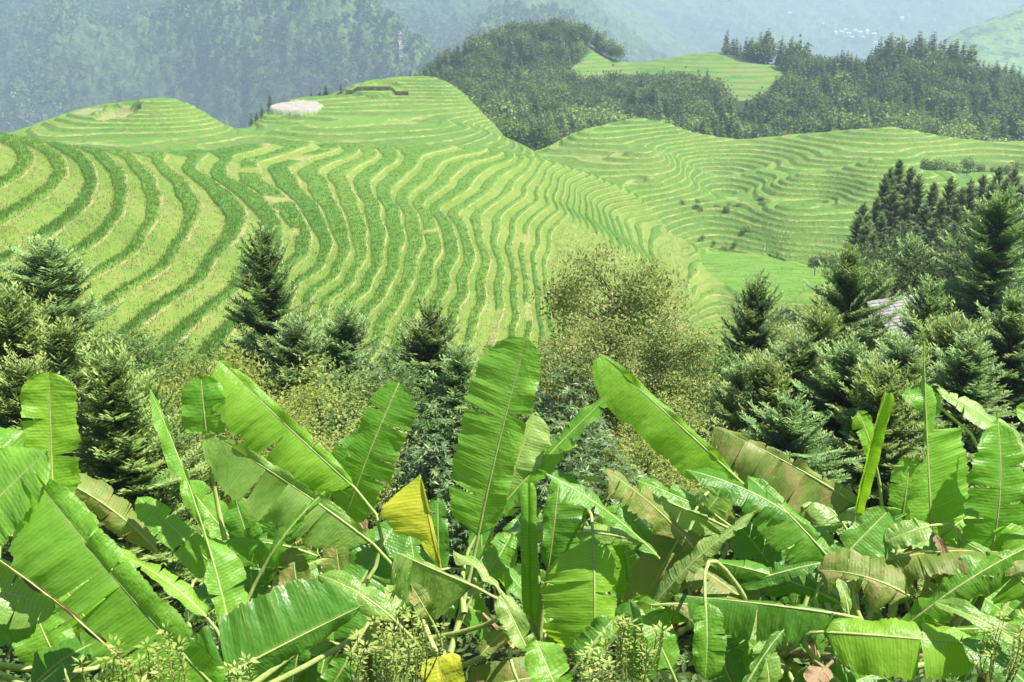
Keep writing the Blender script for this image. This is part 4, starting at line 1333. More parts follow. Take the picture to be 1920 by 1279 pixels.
# ------------------------------------------------------------------ pale pond and bare ground on the knolls, walls, far road and village
M['rim_wall'] = simple_mat('mossy_stone_wall', [(0.35, (0.09, 0.08, 0.04)), (0.65, (0.26, 0.20, 0.12))], 0.8)
def ribbon(name, pts, d, f, width, mat, label, cat):
    P = []
    pts = np.array(pts, float)
    tt = np.linspace(0, len(pts) - 1, 40)
    pts = np.stack([np.interp(tt, np.arange(len(pts)), pts[:, k]) for k in (0, 1)], 1)
    for (px, py) in pts:
        r_ = ray(px, py); ts = np.linspace(d[0], d[1], 1500)
        X = r_[0] / r_[1] * ts; Z = r_[2] / r_[1] * ts
        zz = f(X, ts)
        i = int(np.argmax(zz > Z)) if (zz > Z).any() else len(ts) // 2
        P.append([X[i], ts[i] - 5, Z[i] + 3.5])
    P = np.array(P)
    n = len(P)
    V = np.concatenate([P - [width / 2, 0, 0], P + [width / 2, 0, 0]])
    i = np.arange(n - 1)
    o = link(name, np_mesh(name, V, np.stack([i, i + n, i + n + 1, i + 1], 1).ravel(), np.arange(0, 4 * (n - 1), 4), mats=[mat]))
    tag(o, label, cat, None, 'structure')
M['road'] = simple_mat('pale_road', [(0.3, (0.26, 0.25, 0.22)), (0.7, (0.38, 0.37, 0.33))], 0.1)
M['scar'] = simple_mat('red_earth_scar', [(0.3, (0.45, 0.26, 0.16)), (0.7, (0.6, 0.42, 0.28))], 0.1)
ribbon('road', [(750,62),(751,72),(750,80),(753,90),(751,100),(753,112)], (1500, 2700), MTN, 5.0, M['road'], 'thin pale road climbing the far valley behind the centre knoll', 'road')
ribbon('track', [(42,222),(48,228),(58,233),(70,238)], (1250, 2400), MTN, 5.0, M['road'], 'short pale track at the lower left of the dark mountainside', 'road')

def mountain_forest():
    r = np.random.default_rng(55)
    n = 52000
    u = r.uniform(-0.60, 0.26, n); d = np.sqrt(r.uniform(1250.0 ** 2, 2500.0 ** 2, n))
    x, y = u * d, d
    z = MTN(x, y)
    px, py = project(np.stack([x, y, z], -1))
    dens = fbm(x / 160, y / 160, 91, 4)
    ok = (py > -30) & (py < 330) & (px > -60) & (px < 1250) & (dens > -0.22 + 0.25 * r.uniform(-1, 1, n))
    x, y, z, dens = x[ok], y[ok], z[ok], dens[ok]
    m = 9
    k = len(x)
    sz = np.repeat(r.uniform(4.0, 8.5, k), m)
    P = np.repeat(np.stack([x, y, z + 1.5], 1), m, 0)
    o_ = rand_unit(k * m, r); o_[:, 2] = np.abs(o_[:, 2])
    P = P + o_ * sz[:, None] * np.array([0.42, 0.42, 0.75])
    g = Geo()
    v = np.repeat(np.clip(0.42 + 0.5 * fbm(x / 90, y / 90, 14, 3) + r.normal(0, 0.14, k), 0, 1), m)
    leaves(g, P, rand_unit(k * m, r) + [0, 0, 0.3], o_ + [0, 0, 0.5], sz * 0.85, sz * 0.62, np.clip(v + r.normal(0, 0.08, k * m), 0, 1))
    o = link('mountain_forest', g.mesh('mountain_forest', [M['mountain_tree']]))
    tag(o, 'dense forest covering the dark mountainside across the valley', 'forest', None, 'stuff')
mountain_forest()

def far_village():
    r = np.random.default_rng(66)
    M['far_house'] = simple_mat('pale_plaster', [(0.3, (0.55, 0.54, 0.52)), (0.7, (0.75, 0.74, 0.72))], 0.2)
    g = Geo()
    V = np.array([(-7, -5, -6), (7, -5, -6), (7, 5, -6), (-7, 5, -6), (-7, -5, 6), (7, -5, 6), (7, 5, 6), (-7, 5, 6), (-7.6, 0, 10), (7.6, 0, 10)], float)
    g.add(V, [(0, 1, 5, 4), (1, 2, 6, 5), (2, 3, 7, 6), (3, 0, 4, 7)], 0.5)
    g.add(V, [(4, 5, 9, 8), (6, 7, 8, 9)], 0.5)
    g.add(V, [(4, 8, 7), (5, 6, 9)], 0.5)
    me = g.mesh('village_house', [M['far_house']])
    for px, py in [(1565,68),(1578,66),(1590,70),(1602,64),(1612,69),(1625,66),(1638,72),(1598,76),(1618,78),(1585,60),(1545,52),(1640,85),(1660,92),(1690,40),(1480,30)]:
        r_ = ray(px, py); ts = np.linspace(3000, 5200, 2500)
        zz = FARM(r_[0] / r_[1] * ts, ts); Z = r_[2] / r_[1] * ts
        hit = np.nonzero(zz > Z)[0]
        if not len(hit): continue
        i = hit[0]
        o = link('village_house', me)
        o.location = (r_[0] / r_[1] * ts[i], ts[i], zz[i] + 5)
        o.rotation_euler = (0, 0, r.uniform(-.6, .6)); s_ = r.uniform(0.8, 1.3); o.scale = (s_, s_, s_)
        tag(o, 'tiny pale house of the village on the far hazy mountain', 'house', 'houses of the far hazy village')
far_village()

def summit_wall():
    g = Geo()
    px = np.linspace(648, 765, 26)
    py = np.interp(px, [648, 690, 730, 765], [178, 172, 165, 158])
    T = []
    for a, b in zip(px, py):
        p = at_d(a, b, 398)
        z = float(back_t.ev(np.array([p[0]]), np.array([p[1]]))[0][0])
        T.append((p[0], p[1], z))
    T = np.array(T)
    V = np.concatenate([T + [0, 0, -1.0], T + [0, 0, 1.5], T + [0, 0.9, 1.55], T + [0, 0.9, -1.0]])
    n = len(T); i = np.arange(n - 1)
    for a in range(3):
        g.add(V, np.stack([i + a * n, i + a * n + 1, i + (a + 1) * n + 1, i + (a + 1) * n], 1), 0.5)
    o = link('stone_wall', g.mesh('stone_wall', [M['rim_wall']]))
    tag(o, 'low brown retaining wall under the summit of the centre knoll', 'wall')
summit_wall()
# ------------------------------------------------------------------ banana plants in the foreground
def banana_mat(name, lo, hi, trans, tr_amt=0.42, rough=0.36, spec=0.55, blotch=None):
    t = NT(name)
    uv = t.n('ShaderNodeUVMap', uv_map='UVMap')
    sp = t.n('ShaderNodeSeparateXYZ')
    t.l(uv.outputs[0], sp.inputs[0])
    av = t.math('ABSOLUTE', sp.outputs[1])
    mp = t.n('ShaderNodeMapping'); mp.inputs['Scale'].default_value = (9.0, 0.6, 1)
    t.l(uv.outputs[0], mp.inputs['Vector'])
    n1 = t.noise(1.0, 3, mp.outputs[0])
    ph = t.math('ADD', t.math('MULTIPLY', sp.outputs[0], 2 * math.pi / 0.033), t.math('MULTIPLY', av, -3.0))
    ph = t.math('ADD', ph, t.math('MULTIPLY', n1, 9.0))
    rib = t.math('MULTIPLY_ADD', t.math('SINE', ph), 0.5, 0.5)
    rib2 = t.math('MULTIPLY_ADD', t.math('SINE', t.math('MULTIPLY', ph, 3.1)), 0.5, 0.5)
    mp2 = t.n('ShaderNodeMapping'); mp2.inputs['Scale'].default_value = (5.0, 1.6, 1)
    t.l(uv.outputs[0], mp2.inputs['Vector'])
    oi = t.n('ShaderNodeObjectInfo')
    n2 = t.n('ShaderNodeTexNoise', noise_dimensions='4D')
    n2.inputs['Scale'].default_value = 1.2; n2.inputs['Detail'].default_value = 4
    t.l(mp2.outputs[0], n2.inputs['Vector'])
    t.l(t.math('MULTIPLY', oi.outputs['Random'], 50.0), n2.inputs['W'])
    f = t.math('ADD', t.math('MULTIPLY', n2.outputs['Fac'], 0.75), t.math('MULTIPLY', t.math('SUBTRACT', oi.outputs['Random'], 0.5), 0.45))
    c = t.ramp(f, [(0.15, lo), (0.65, hi)])
    c = t.mix(t.math('MULTIPLY', rib, t.range(n1, 0.3, 0.7, 0.05, 0.26)), c, tuple(x * 0.60 for x in lo))
    c = t.mix(t.math('MULTIPLY', t.range(av, 0.0, 0.10, 1, 0), 0.5), c, (0.36, 0.45, 0.14))
    edge = t.range(t.math('ADD', av, t.math('MULTIPLY', n2.outputs['Fac'], 0.10)), 1.0, 1.06)
    c = t.mix(t.math('MULTIPLY', edge, 0.6), c, (0.36, 0.27, 0.10))
    mps = t.n('ShaderNodeMapping'); mps.inputs['Scale'].default_value = (38.0, 0.9, 1)
    t.l(uv.outputs[0], mps.inputs['Vector'])
    stk = t.noise(1.0, 4, mps.outputs[0], 0.6)
    c = t.mix(t.math('MULTIPLY', t.range(stk, 0.58, 0.74), t.range(av, 0.1, 0.9, 0.15, 0.7)), c, (0.40, 0.40, 0.11))
    c = t.mix(t.math('MULTIPLY', t.range(stk, 0.28, 0.42, 1, 0), 0.28), c, tuple(x * 0.6 for x in lo))
    spk = t.noise(14.0, 3, mp2.outputs[0], 0.6)
    c = t.mix(t.range(spk, 0.70, 0.76, 0, 0.7), c, (0.22, 0.15, 0.06))
    if blotch:
        n3 = t.noise(0.9, 4, mp2.outputs[0])
        c = t.mix(t.range(n3, 0.50, 0.62, 0, 0.8), c, blotch)
    bm = t.bump(t.math('ADD', rib, t.math('MULTIPLY', rib2, 0.3)), 0.22, 0.006)
    nb = t.n('ShaderNodeBump'); nb.inputs['Strength'].default_value = 0.5; nb.inputs['Distance'].default_value = 0.05
    mpb = t.n('ShaderNodeMapping'); mpb.inputs['Scale'].default_value = (9.0, 2.0, 1)
    t.l(uv.outputs[0], mpb.inputs['Vector'])
    t.l(t.noise(1.0, 3, mpb.outputs[0]), nb.inputs['Height']); t.l(bm, nb.inputs['Normal']); bm = nb.outputs[0]
    b = t.principled(c, t.range(n2.outputs['Fac'], 0.3, 0.7, rough - 0.06, rough + 0.14), spec, bm)
    tc = t.mix(t.math('MULTIPLY', rib, 0.35), trans, tuple(x * 0.55 for x in trans))
    if blotch:
        tc = t.mix(t.range(n3, 0.50, 0.62, 0, 0.8), tc, blotch)
    return t.done(t.translucent(b, tc, tr_amt))

BM = {
 'g': banana_mat('banana_leaf_green', (0.13, 0.34, 0.03), (0.25, 0.52, 0.06), (0.44, 0.80, 0.03)),
 'd': banana_mat('banana_leaf_deep', (0.08, 0.235, 0.025), (0.145, 0.35, 0.04), (0.32, 0.64, 0.03), 0.28),
 'l': banana_mat('banana_leaf_lime', (0.20, 0.45, 0.032), (0.33, 0.61, 0.06), (0.52, 0.85, 0.03), 0.50),
 'p': banana_mat('banana_leaf_waxy', (0.22, 0.40, 0.07), (0.40, 0.56, 0.16), (0.50, 0.74, 0.07), 0.38, 0.30, 0.6),
 'y': banana_mat('banana_leaf_yellow', (0.58, 0.62, 0.03), (0.76, 0.76, 0.07), (0.82, 0.86, 0.05), 0.42),
 'o': banana_mat('banana_leaf_fading', (0.16, 0.25, 0.045), (0.30, 0.38, 0.085), (0.44, 0.54, 0.07), 0.38, 0.45, 0.4, (0.40, 0.34, 0.12)),
 'b': banana_mat('banana_leaf_dry', (0.20, 0.12, 0.06), (0.46, 0.33, 0.19), (0.40, 0.24, 0.10), 0.25, 0.7, 0.2),
}
MIDRIB = {}
for k, (c0, c1) in {'g': ((0.30, 0.40, 0.10), (0.46, 0.54, 0.20)), 'y': ((0.36, 0.36, 0.06), (0.55, 0.48, 0.12)), 'b': ((0.20, 0.13, 0.07), (0.40, 0.29, 0.16)), 'd': ((0.16, 0.20, 0.05), (0.30, 0.30, 0.10))}.items():
    MIDRIB[k] = simple_mat('banana_midrib_' + {'g': 'pale', 'y': 'yellow', 'b': 'dry', 'd': 'olive'}[k], [(0.3, c0), (0.7, c1)], 5, 0.45, 0.4, 0.2, (4, 4, 1))
M['pseudostem'] = simple_mat('banana_pseudostem', [(0.3, (0.10, 0.12, 0.03)), (0.55, (0.24, 0.25, 0.07)), (0.75, (0.18, 0.10, 0.05))], 4, 0.5, 0.35, 0.4, (4, 4, 0.5), 0.01)

CAMR, CAMU, CAMB = np.array([1.0, 0, 0]), np.array([0, SP, CP]), np.array([0, -CP, SP])   # right, up and towards the viewpoint

def banana_leaf(parent, b, t, WL, WR, nrm, col='g', arch=0.08, fold=(12, 12), curl=(25, 25), tears=4, pet=None, seed=0, blunt=0.0, rip=1.0, label=None, sag=0.0, base_w=0.35, mid='g', prad=0.024, profL=None, profR=None):
    r = np.random.default_rng(seed * 13 + 5)
    B, T = at_d(*b), at_d(*t)
    Lv = T - B
    Ln = np.linalg.norm(Lv)
    ax = Lv / Ln
    N = nrm[0] * CAMR + nrm[1] * CAMU + nrm[2] * CAMB
    N = N - ax * (N @ ax)
    N /= np.linalg.norm(N)
    nu = int(np.clip(Ln / 0.022, 40, 110))
    u = np.linspace(0, 1, nu)
    side_off = r.normal(0, 0.015) * Ln
    S0 = np.cross(ax, N)
    mid_p = B + u[:, None] * Lv + (4 * u * (1 - u))[:, None] * (N * arch * Ln + S0 * side_off) + np.array([0, 0, -1.0]) * (sag * Ln * u ** 2.5)[:, None]
    Tn = np.gradient(mid_p, axis=0)
    Tn /= np.linalg.norm(Tn, axis=1, keepdims=True)
    Nn = N[None] - Tn * (Tn @ N)[:, None]
    Nn /= np.linalg.norm(Nn, axis=1, keepdims=True)
    tw = np.cumsum(r.normal(0, 0.02, nu))
    Sn = np.cross(Tn, Nn)
    Nn, Sn = Nn * np.cos(tw)[:, None] + Sn * np.sin(tw)[:, None], Sn * np.cos(tw)[:, None] - Nn * np.sin(tw)[:, None]
    # outline of the half blade along the midrib
    tip0 = 0.62 + 0.3 * blunt
    prof = np.clip(base_w + (1 - base_w) * np.minimum(1, u / 0.20) ** 0.7, 0, 1)
    k = np.clip((u - tip0) / (1 - tip0), 0, 1)
    prof = prof * np.sqrt(np.clip(1 - k ** 2.3 * (1 - 0.35 * blunt), 0, 1))
    prof = prof * np.clip(u / 0.025, 0, 1) ** 0.5
    prof = prof * (1 + 0.05 * np.interp(u, np.linspace(0, 1, 9), r.normal(0, 1, 9)))
    nv = 9
    V, UV, Q = [], [], []
    nvert = 0
    for sg, W, fo, cu in ((-1, WL, fold[0], curl[0]), (1, WR, fold[1], curl[1])):
        if W <= 0: continue
        cuts = np.sort(r.uniform(0.12, 0.95, tears + r.integers(0, 2))) if tears else np.array([])
        ed = np.concatenate([[0], np.round(cuts * (nu - 1)).astype(int), [nu - 1]]).astype(int)
        ed = np.unique(ed)
        for a, e in zip(ed[:-1], ed[1:]):
            if e - a < 1: continue
            ii = np.arange(a, e + 1)
            da = r.normal(0, 11 + 2.2 * tears) * (1 if len(ed) > 2 else 0.3)
            dl = 1 - abs(r.normal(0, 0.06)) * (1 if len(ed) > 2 else 0)
            s = np.linspace(0, 1, nv)
            ang = np.radians(fo + da * 0.6) - np.radians(cu + da) * s
            dsx, dsz = np.cos(ang), np.sin(ang)
            cx = np.concatenate([[0], np.cumsum((dsx[1:] + dsx[:-1]) / 2)]) / (nv - 1)
            cz = np.concatenate([[0], np.cumsum((dsz[1:] + dsz[:-1]) / 2)]) / (nv - 1)
            pf = profL if sg < 0 else profR
            pw = prof if pf is None else np.interp(u, [q_[0] for q_ in pf], [q_[1] for q_ in pf])
            w = W * pw[ii] * dl * (1 + 0.03 * r.normal(0, 1, len(ii)) * (rip > .5))
            # wedge shaped gap towards the edge where the blade is torn
            uu = u[ii]
            cen = uu.mean()
            gap = 0.0 if len(ed) <= 2 else 0.10
            swp = 0.22 * W / Ln                                     # veins sweep towards the tip
            P = np.empty((len(ii), nv, 3))
            U = np.empty((len(ii), nv, 2))
            wav = 1.5 * rip * 0.016 * np.sin(uu * Ln * 11 + r.uniform(0, 6)) + rip * 0.012 * np.sin(uu * Ln * 23 + r.uniform(0, 6)) + rip * 0.05 * np.interp(uu, np.linspace(0, 1, 7), r.normal(0, 0.5, 7))
            for j in range(nv):
                us = np.clip(uu + (cen - uu) * gap * s[j] ** 1.5 + swp * s[j] * (1 - uu) * 0.6, 0, 1)
                mpj = np.stack([np.interp(us, u, mid_p[:, c]) for c in range(3)], 1)
                P[:, j] = mpj + sg * Sn[ii] * (w * cx[j])[:, None] + Nn[ii] * (w * cz[j] + wav * s[j] ** 1.6)[:, None]
                U[:, j, 0] = uu * Ln
                U[:, j, 1] = sg * s[j]
            V.append(P.reshape(-1, 3)); UV.append(U.reshape(-1, 2))
            i = (np.arange(len(ii) - 1)[:, None] * nv + np.arange(nv - 1)[None]).ravel() + nvert
            q = np.stack([i, i + 1, i + nv + 1, i + nv], 1)
            Q.append(q if sg > 0 else q[:, ::-1])
            nvert += P.shape[0] * nv
    V, UV, Q = np.concatenate(V), np.concatenate(UV), np.concatenate(Q)
    lf = link('leaf', np_mesh('leaf', V - PO, Q.ravel(), np.arange(0, Q.size, 4), mats=[BM[col]], smooth=True, uv=UV), parent)
    if label: lf['label'] = label
    g = Geo()
    pts = mid_p[::max(1, nu // 14)]
    rad = np.interp(np.linspace(0, 1, len(pts)), [0, 1], [prad * 0.62, 0.004])
    pts = np.concatenate([pts, mid_p[-1:]])
    rad = np.append(rad, 0.003)
    pts = pts - Nn[0] * 0.004
    if pet is not None:
        Pp = at_d(*pet)
        h = np.linspace(0, 1, 9)[:-1, None]
        c1 = B - Tn[0] * np.linalg.norm(B - Pp) * 0.45
        c0 = Pp + (c1 - Pp) * 0.5
        bez = (1 - h) ** 3 * Pp + 3 * h * (1 - h) ** 2 * c0 + 3 * h ** 2 * (1 - h) * c1 + h ** 3 * B
        pts = np.concatenate([bez, pts])
        rad = np.concatenate([np.linspace(prad * 1.45, prad * 0.7, 8), rad])
    tube(g, pts - PO, rad, 8)
    link('midrib', g.mesh('midrib', [MIDRIB[mid]], smooth=True), lf)

PO = np.zeros(3)
PLANTS = {}
def banana_plant(key, px, py, d, label, r0=0.10, stem=True):
    """pseudostem of overlapping leaf sheaths from the ground up to the crown at the picture point"""
    global PO
    c = at_d(px, py, d)
    gz = float(near_z(c[0], c[1]))
    t = empty('banana_plant', (c[0], c[1], gz))
    tag(t, label, 'banana plant', 'banana plants on the slope below the viewpoint')
    PLANTS[key] = (t, np.array([c[0], c[1], gz]), (px, py, d))
    g = Geo()
    H = c[2] - gz
    zz = np.linspace(-0.2, H, 9)
    w = np.cumsum(RNG.normal(0, 0.012, (9, 2)), 0); w = w - w[-1]
    tube(g, np.column_stack([w, zz]), np.linspace(r0, r0 * 0.5, 9), 12)
    link('pseudostem', g.mesh('pseudostem', [M['pseudostem']], smooth=True), t)

_ls = [0]
def leaf(key, b, t, WL, WR, nrm, col='g', pet=True, **kw):
    global PO
    pl, PO, crown = PLANTS[key]
    _ls[0] += 1
    banana_leaf(pl, b, t, WL, WR, nrm, col, pet=crown if pet is True else pet, seed=_ls[0], **kw)

banana_plant('A', -70, 1240, 7.6, 'banana plant at the left edge with broad upright leaves')
banana_plant('B', 410, 1330, 8.4, 'banana plant in the lower left with one huge diagonal leaf')
banana_plant('C', 690, 1215, 9.7, 'banana plant left of centre with the yellow torn leaf')
banana_plant('D', 834, 1262, 9.0, 'banana plant in the centre with the tallest upright leaf', 0.07)
banana_plant('E', 1010, 1215, 9.7, 'banana plant right of centre with a folded hanging leaf')
banana_plant('F', 1210, 1200, 10.2, 'banana plant whose bright broad leaf leans over the olive tree')
banana_plant('G', 1460, 1230, 9.2, 'banana plant with torn drying leaves drooping to the left')
banana_plant('H', 1612, 1230, 8.8, 'banana plant with a half rolled upright leaf')
banana_plant('I', 1668, 1255, 8.7, 'banana plant with the glossy white reflecting leaf', 0.06)
banana_plant('J', 1850, 1200, 9.4, 'banana plant at the right edge with a cut stalk')

# A: left edge
leaf('A', (100, 965, 9.0), (92, 697, 9.3), .27, .27, (.15, .2, 1), 'l', blunt=.6, tears=1, arch=-.02, fold=(18, 22), curl=(25, 15))
leaf('A', (-160, 1120, 7.0), (90, 846, 7.4), .40, .36, (-.3, .35, 1), 'g', tears=1, arch=.04)
leaf('A', (-150, 745, 8.0), (66, 905, 8.2), .22, .22, (.3, 1, .4), 'g', tears=1)
leaf('A', (-140, 1075, 7.0), (105, 1140, 7.1), .24, .26, (0, .6, 1), 'p', tears=2)
leaf('A', (-60, 1200, 7.2), (75, 1130, 7.4), .25, .25, (0, .5, 1), 'd', tears=2)
leaf('A', (120, 1260, 7.6), (45, 1080, 7.9), .26, .22, (.2, .4, 1), 'g', tears=2)
leaf('A', (0, 1010, 8.6), (20, 850, 9.0), .34, .30, (.3, .3, 1), 'g', tears=2)
leaf('A', (190, 1200, 8.2), (110, 1085, 8.4), .2, .22, (0, .3, 1), 'l', tears=2)
leaf('A', (60, 1290, 7.0), (190, 1200, 7.2), .2, .2, (0, .7, .7), 'd', tears=1)
# B: lower left
leaf('B', (415, 1300, 6.7), (62, 890, 7.3), .55, .20, (-.45, .45, .85), 'g', tears=2, fold=(10, 35), curl=(22, 60), arch=.05, blunt=.2, base_w=.7)
leaf('B', (300, 1312, 6.3), (-70, 1005, 6.6), .02, .03, (0, .8, .6), 'b', tears=6, fold=(-40, -40), mid='g', prad=.014)
leaf('B', (433, 1190, 8.3), (272, 712, 9.1), .15, .27, (.35, .2, 1), 'g', tears=3, fold=(25, 8), arch=-.02, profL=[(0,.6),(.2,.9),(.3,.15),(.58,.12),(.64,.9),(.85,.8),(.97,.15),(1,.02)], profR=[(0,.3),(.05,1),(.22,1),(.3,.75),(.36,.12),(.7,.06),(.9,.12),(1,.02)])
leaf('B', (387, 815, 9.6), (377, 705, 9.7), .22, .22, (.1, .3, 1), 'g', tears=0, fold=(14, 14), base_w=.8, pet=(440, 1090, 9.3))
leaf('B', (665, 915, 9.5), (412, 676, 9.9), .42, .10, (-.5, .55, .65), 'l', tears=1, fold=(5, 40), curl=(30, 50), arch=.07, blunt=.2)
leaf('B', (700, 1020, 9.2), (382, 808, 9.6), .44, .09, (-.25, .6, .75), 'p', tears=3, fold=(-8, 40), curl=(25, 30), arch=.06)
leaf('B', (430, 1090, 9.6), (258, 932, 9.9), .20, .14, (.2, .4, 1), 'g', tears=4)
leaf('B', (390, 1160, 9.0), (200, 1030, 9.3), .10, .13, (.1, .9, .5), 'l', tears=1)
leaf('B', (350, 1305, 6.8), (680, 1135, 7.4), .42, .16, (.1, .3, 1), 'd', tears=1, fold=(8, -25), arch=.06, base_w=.8)
leaf('B', (576, 1185, 9.0), (548, 1025, 9.3), .17, .15, (0, .3, 1), 'o', tears=3)
leaf('B', (480, 1210, 9.2), (470, 1060, 9.5), .22, .20, (.3, .4, 1), 'd', tears=4)
leaf('B', (500, 1100, 9.8), (440, 930, 10.1), .22, .22, (-.2, .3, 1), 'd', tears=4)
leaf('B', (420, 1200, 8.0), (480, 1205, 7.8), .06, .05, (0, 1, .3), 'b', tears=4, mid='b')
leaf('B', (470, 1050, 10.2), (345, 900, 10.5), .18, .2, (0, .5, 1), 'g', tears=3)
leaf('B', (330, 1240, 7.6), (250, 1110, 7.9), .18, .18, (.2, .6, .8), 'd', tears=2)
# C: left of centre
leaf('C', (640, 990, 9.9), (748, 718, 10.1), .22, .30, (-.2, .3, 1), 'g', tears=2, blunt=.35, fold=(14, 10))
leaf('C', (600, 980, 10.4), (690, 800, 10.6), .18, .2, (-.4, .3, 1), 'd', tears=2)
leaf('C', (825, 1062, 9.3), (787, 890, 9.5), .46, .03, (-.05, .55, .85), 'y', tears=0, fold=(6, 0), curl=(22, 0), mid='y', profL=[(0,.12),(.3,.30),(.42,.75),(.62,1),(.75,.95),(.9,.45),(1,.03)], label='yellow torn leaf')
leaf('C', (600, 1215, 9.0), (745, 975, 9.8), .26, .28, (.35, .5, .7), 'd', tears=2)
leaf('C', (742, 1165, 8.6), (596, 1078, 8.9), .13, .11, (.2, 1, .6), 'p', tears=0, fold=(-20, 40), curl=(60, 40))
leaf('C', (890, 1100, 8.9), (742, 1036, 9.2), .46, .06, (.1, .35, 1), 'p', tears=3, fold=(-14, -30), arch=.05)
leaf('C', (650, 1150, 9.3), (628, 990, 9.6), .16, .14, (0, .3, 1), 'o', tears=3)
leaf('C', (740, 1150, 9.2), (690, 1060, 9.5), .18, .18, (.3, .5, 1), 'p', tears=3)
leaf('C', (790, 1130, 9.6), (770, 1000, 9.9), .2, .2, (.2, .3, 1), 'd', tears=2)
leaf('C', (810, 1165, 8.7), (770, 1095, 8.8), .09, .10, (0, .4, 1), 'o', tears=2)
leaf('C', (570, 990, 10.6), (500, 850, 10.9), .2, .18, (0, .4, 1), 'g', tears=3)
# D: centre
leaf('D', (896, 1008, 9.6), (988, 634, 10.0), .44, .24, (-.12, .22, 1), 'g', tears=1, fold=(10, 22), curl=(28, 40), blunt=.45, arch=.02, prad=.028, base_w=.55)
leaf('D', (905, 990, 9.9), (1152, 731, 10.4), .14, .17, (.45, .85, .15), 'g', tears=3, pet=(870, 1150, 9.3), arch=.03)
leaf('D', (930, 975, 10.0), (1005, 770, 10.3), .08, .30, (.3, .2, 1), 'p', tears=2, pet=(870, 1150, 9.4))
leaf('D', (905, 1090, 9.5), (960, 1000, 9.8), .16, .14, (.3, .4, 1), 'g', tears=3)
leaf('D', (945, 1115, 8.9), (850, 1033, 9.2), .07, .06, (.2, 1, .5), 'p', tears=0)
# E: right of centre
leaf('E', (1027, 1070, 9.7), (1050, 880, 9.9), .15, .34, (.1, .25, 1), 'd', tears=1, fold=(25, 8))
leaf('E', (996, 1165, 9.4), (990, 905, 9.6), .13, .13, (0, .1, 1), 'g', tears=0, fold=(80, 80), curl=(-150, -150), rip=.2, blunt=.9, base_w=.8, label='young leaf still rolled like a cigar')
leaf('E', (1112, 1003, 9.4), (1112, 1235, 8.9), .30, .56, (0, .15, 1), 'l', tears=1, fold=(-12, -6), curl=(35, 25), arch=.10, pet=(1050, 1200, 9.9), blunt=.3)
leaf('E', (990, 1225, 8.6), (936, 1112, 8.9), .13, .13, (.3, .5, 1), 'p', tears=1)
leaf('E', (960, 1170, 9.0), (900, 1230, 8.6), .1, .12, (0, .8, .6), 'o', tears=2)
leaf('E', (1050, 1310, 7.0), (1005, 1200, 7.3), .18, .18, (.1, .4, 1), 'g', tears=1)
leaf('E', (845, 1340, 7.0), (818, 1232, 7.1), .14, .17, (0, .5, 1), 'y', tears=0, blunt=1, base_w=.9, pet=None, mid='y', label='yellow leaf cut by the lower edge')
leaf('E', (1180, 1130, 10.0), (1150, 960, 10.3), .2, .16, (.2, .4, 1), 'g', tears=3)
leaf('E', (1080, 1250, 8.2), (1150, 1160, 8.4), .15, .15, (0, .6, 1), 'd', tears=2)
# F
leaf('F', (1385, 900, 9.7), (1126, 665, 10.0), .36, .07, (-.4, .55, .75), 'l', tears=0, fold=(4, 40), curl=(20, 40), blunt=.2, pet=(1480, 1000, 9.5), prad=.026, base_w=.15)
leaf('F', (1305, 955, 10.0), (1185, 1170, 9.4), .30, .26, (.1, .6, .8), 'o', tears=2)
leaf('F', (1340, 965, 10.1), (1192, 900, 10.3), .20, .12, (0, .6, .8), 'g', tears=3)
leaf('F', (1240, 1060, 10.0), (1160, 950, 10.3), .18, .16, (.2, .3, 1), 'd', tears=3)
leaf('F', (1290, 1100, 9.6), (1240, 960, 10.0), .2, .2, (-.1, .4, 1), 'g', tears=4)
leaf('F', (1260, 1260, 8.4), (1190, 1120, 8.8), .22, .2, (.2, .5, 1), 'g', tears=2)
# G
leaf('G', (1610, 948, 9.7), (1338, 800, 10.2), .46, .08, (-.15, .65, .75), 'o', tears=6, fold=(-12, 30), curl=(30, 20), arch=.06)
leaf('G', (1562, 1055, 9.0), (1402, 892, 9.6), .36, .10, (-.2, .6, .8), 'g', tears=5, fold=(-12, 10), arch=.05)
leaf('G', (1575, 1152, 8.4), (1265, 1116, 8.7), .34, .06, (0, .5, 1), 'd', tears=2, fold=(-15, -30), arch=.05, blunt=.3)
leaf('G', (1460, 1190, 8.9), (1285, 1050, 9.3), .3, .28, (0, .7, .7), 'o', tears=3)
leaf('G', (1322, 1125, 8.3), (1322, 1275, 8.0), .18, .14, (.2, .2, 1), 'g', tears=1)
leaf('G', (1440, 1300, 8.0), (1425, 1200, 8.2), .16, .14, (.3, .4, 1), 'p', tears=1)
leaf('G', (1390, 1300, 7.8), (1470, 1180, 8.1), .05, .05, (0, .8, .5), 'd', tears=1)
leaf('G', (1500, 1000, 9.8), (1440, 870, 10.2), .22, .2, (-.2, .4, 1), 'd', tears=4)
leaf('G', (1480, 1120, 9.2), (1380, 980, 9.6), .24, .22, (0, .5, 1), 'd', tears=4)
leaf('G', (1580, 980, 9.6), (1480, 900, 10.0), .24, .2, (-.1, .7, .7), 'p', tears=5)
leaf('G', (1540, 1240, 8.6), (1490, 1150, 8.8), .14, .14, (.1, .5, 1), 'd', tears=2)
leaf('G', (1550, 1250, 8.0), (1520, 1290, 7.7), .10, .12, (0, .7, .7), 'b', tears=3, mid='b')
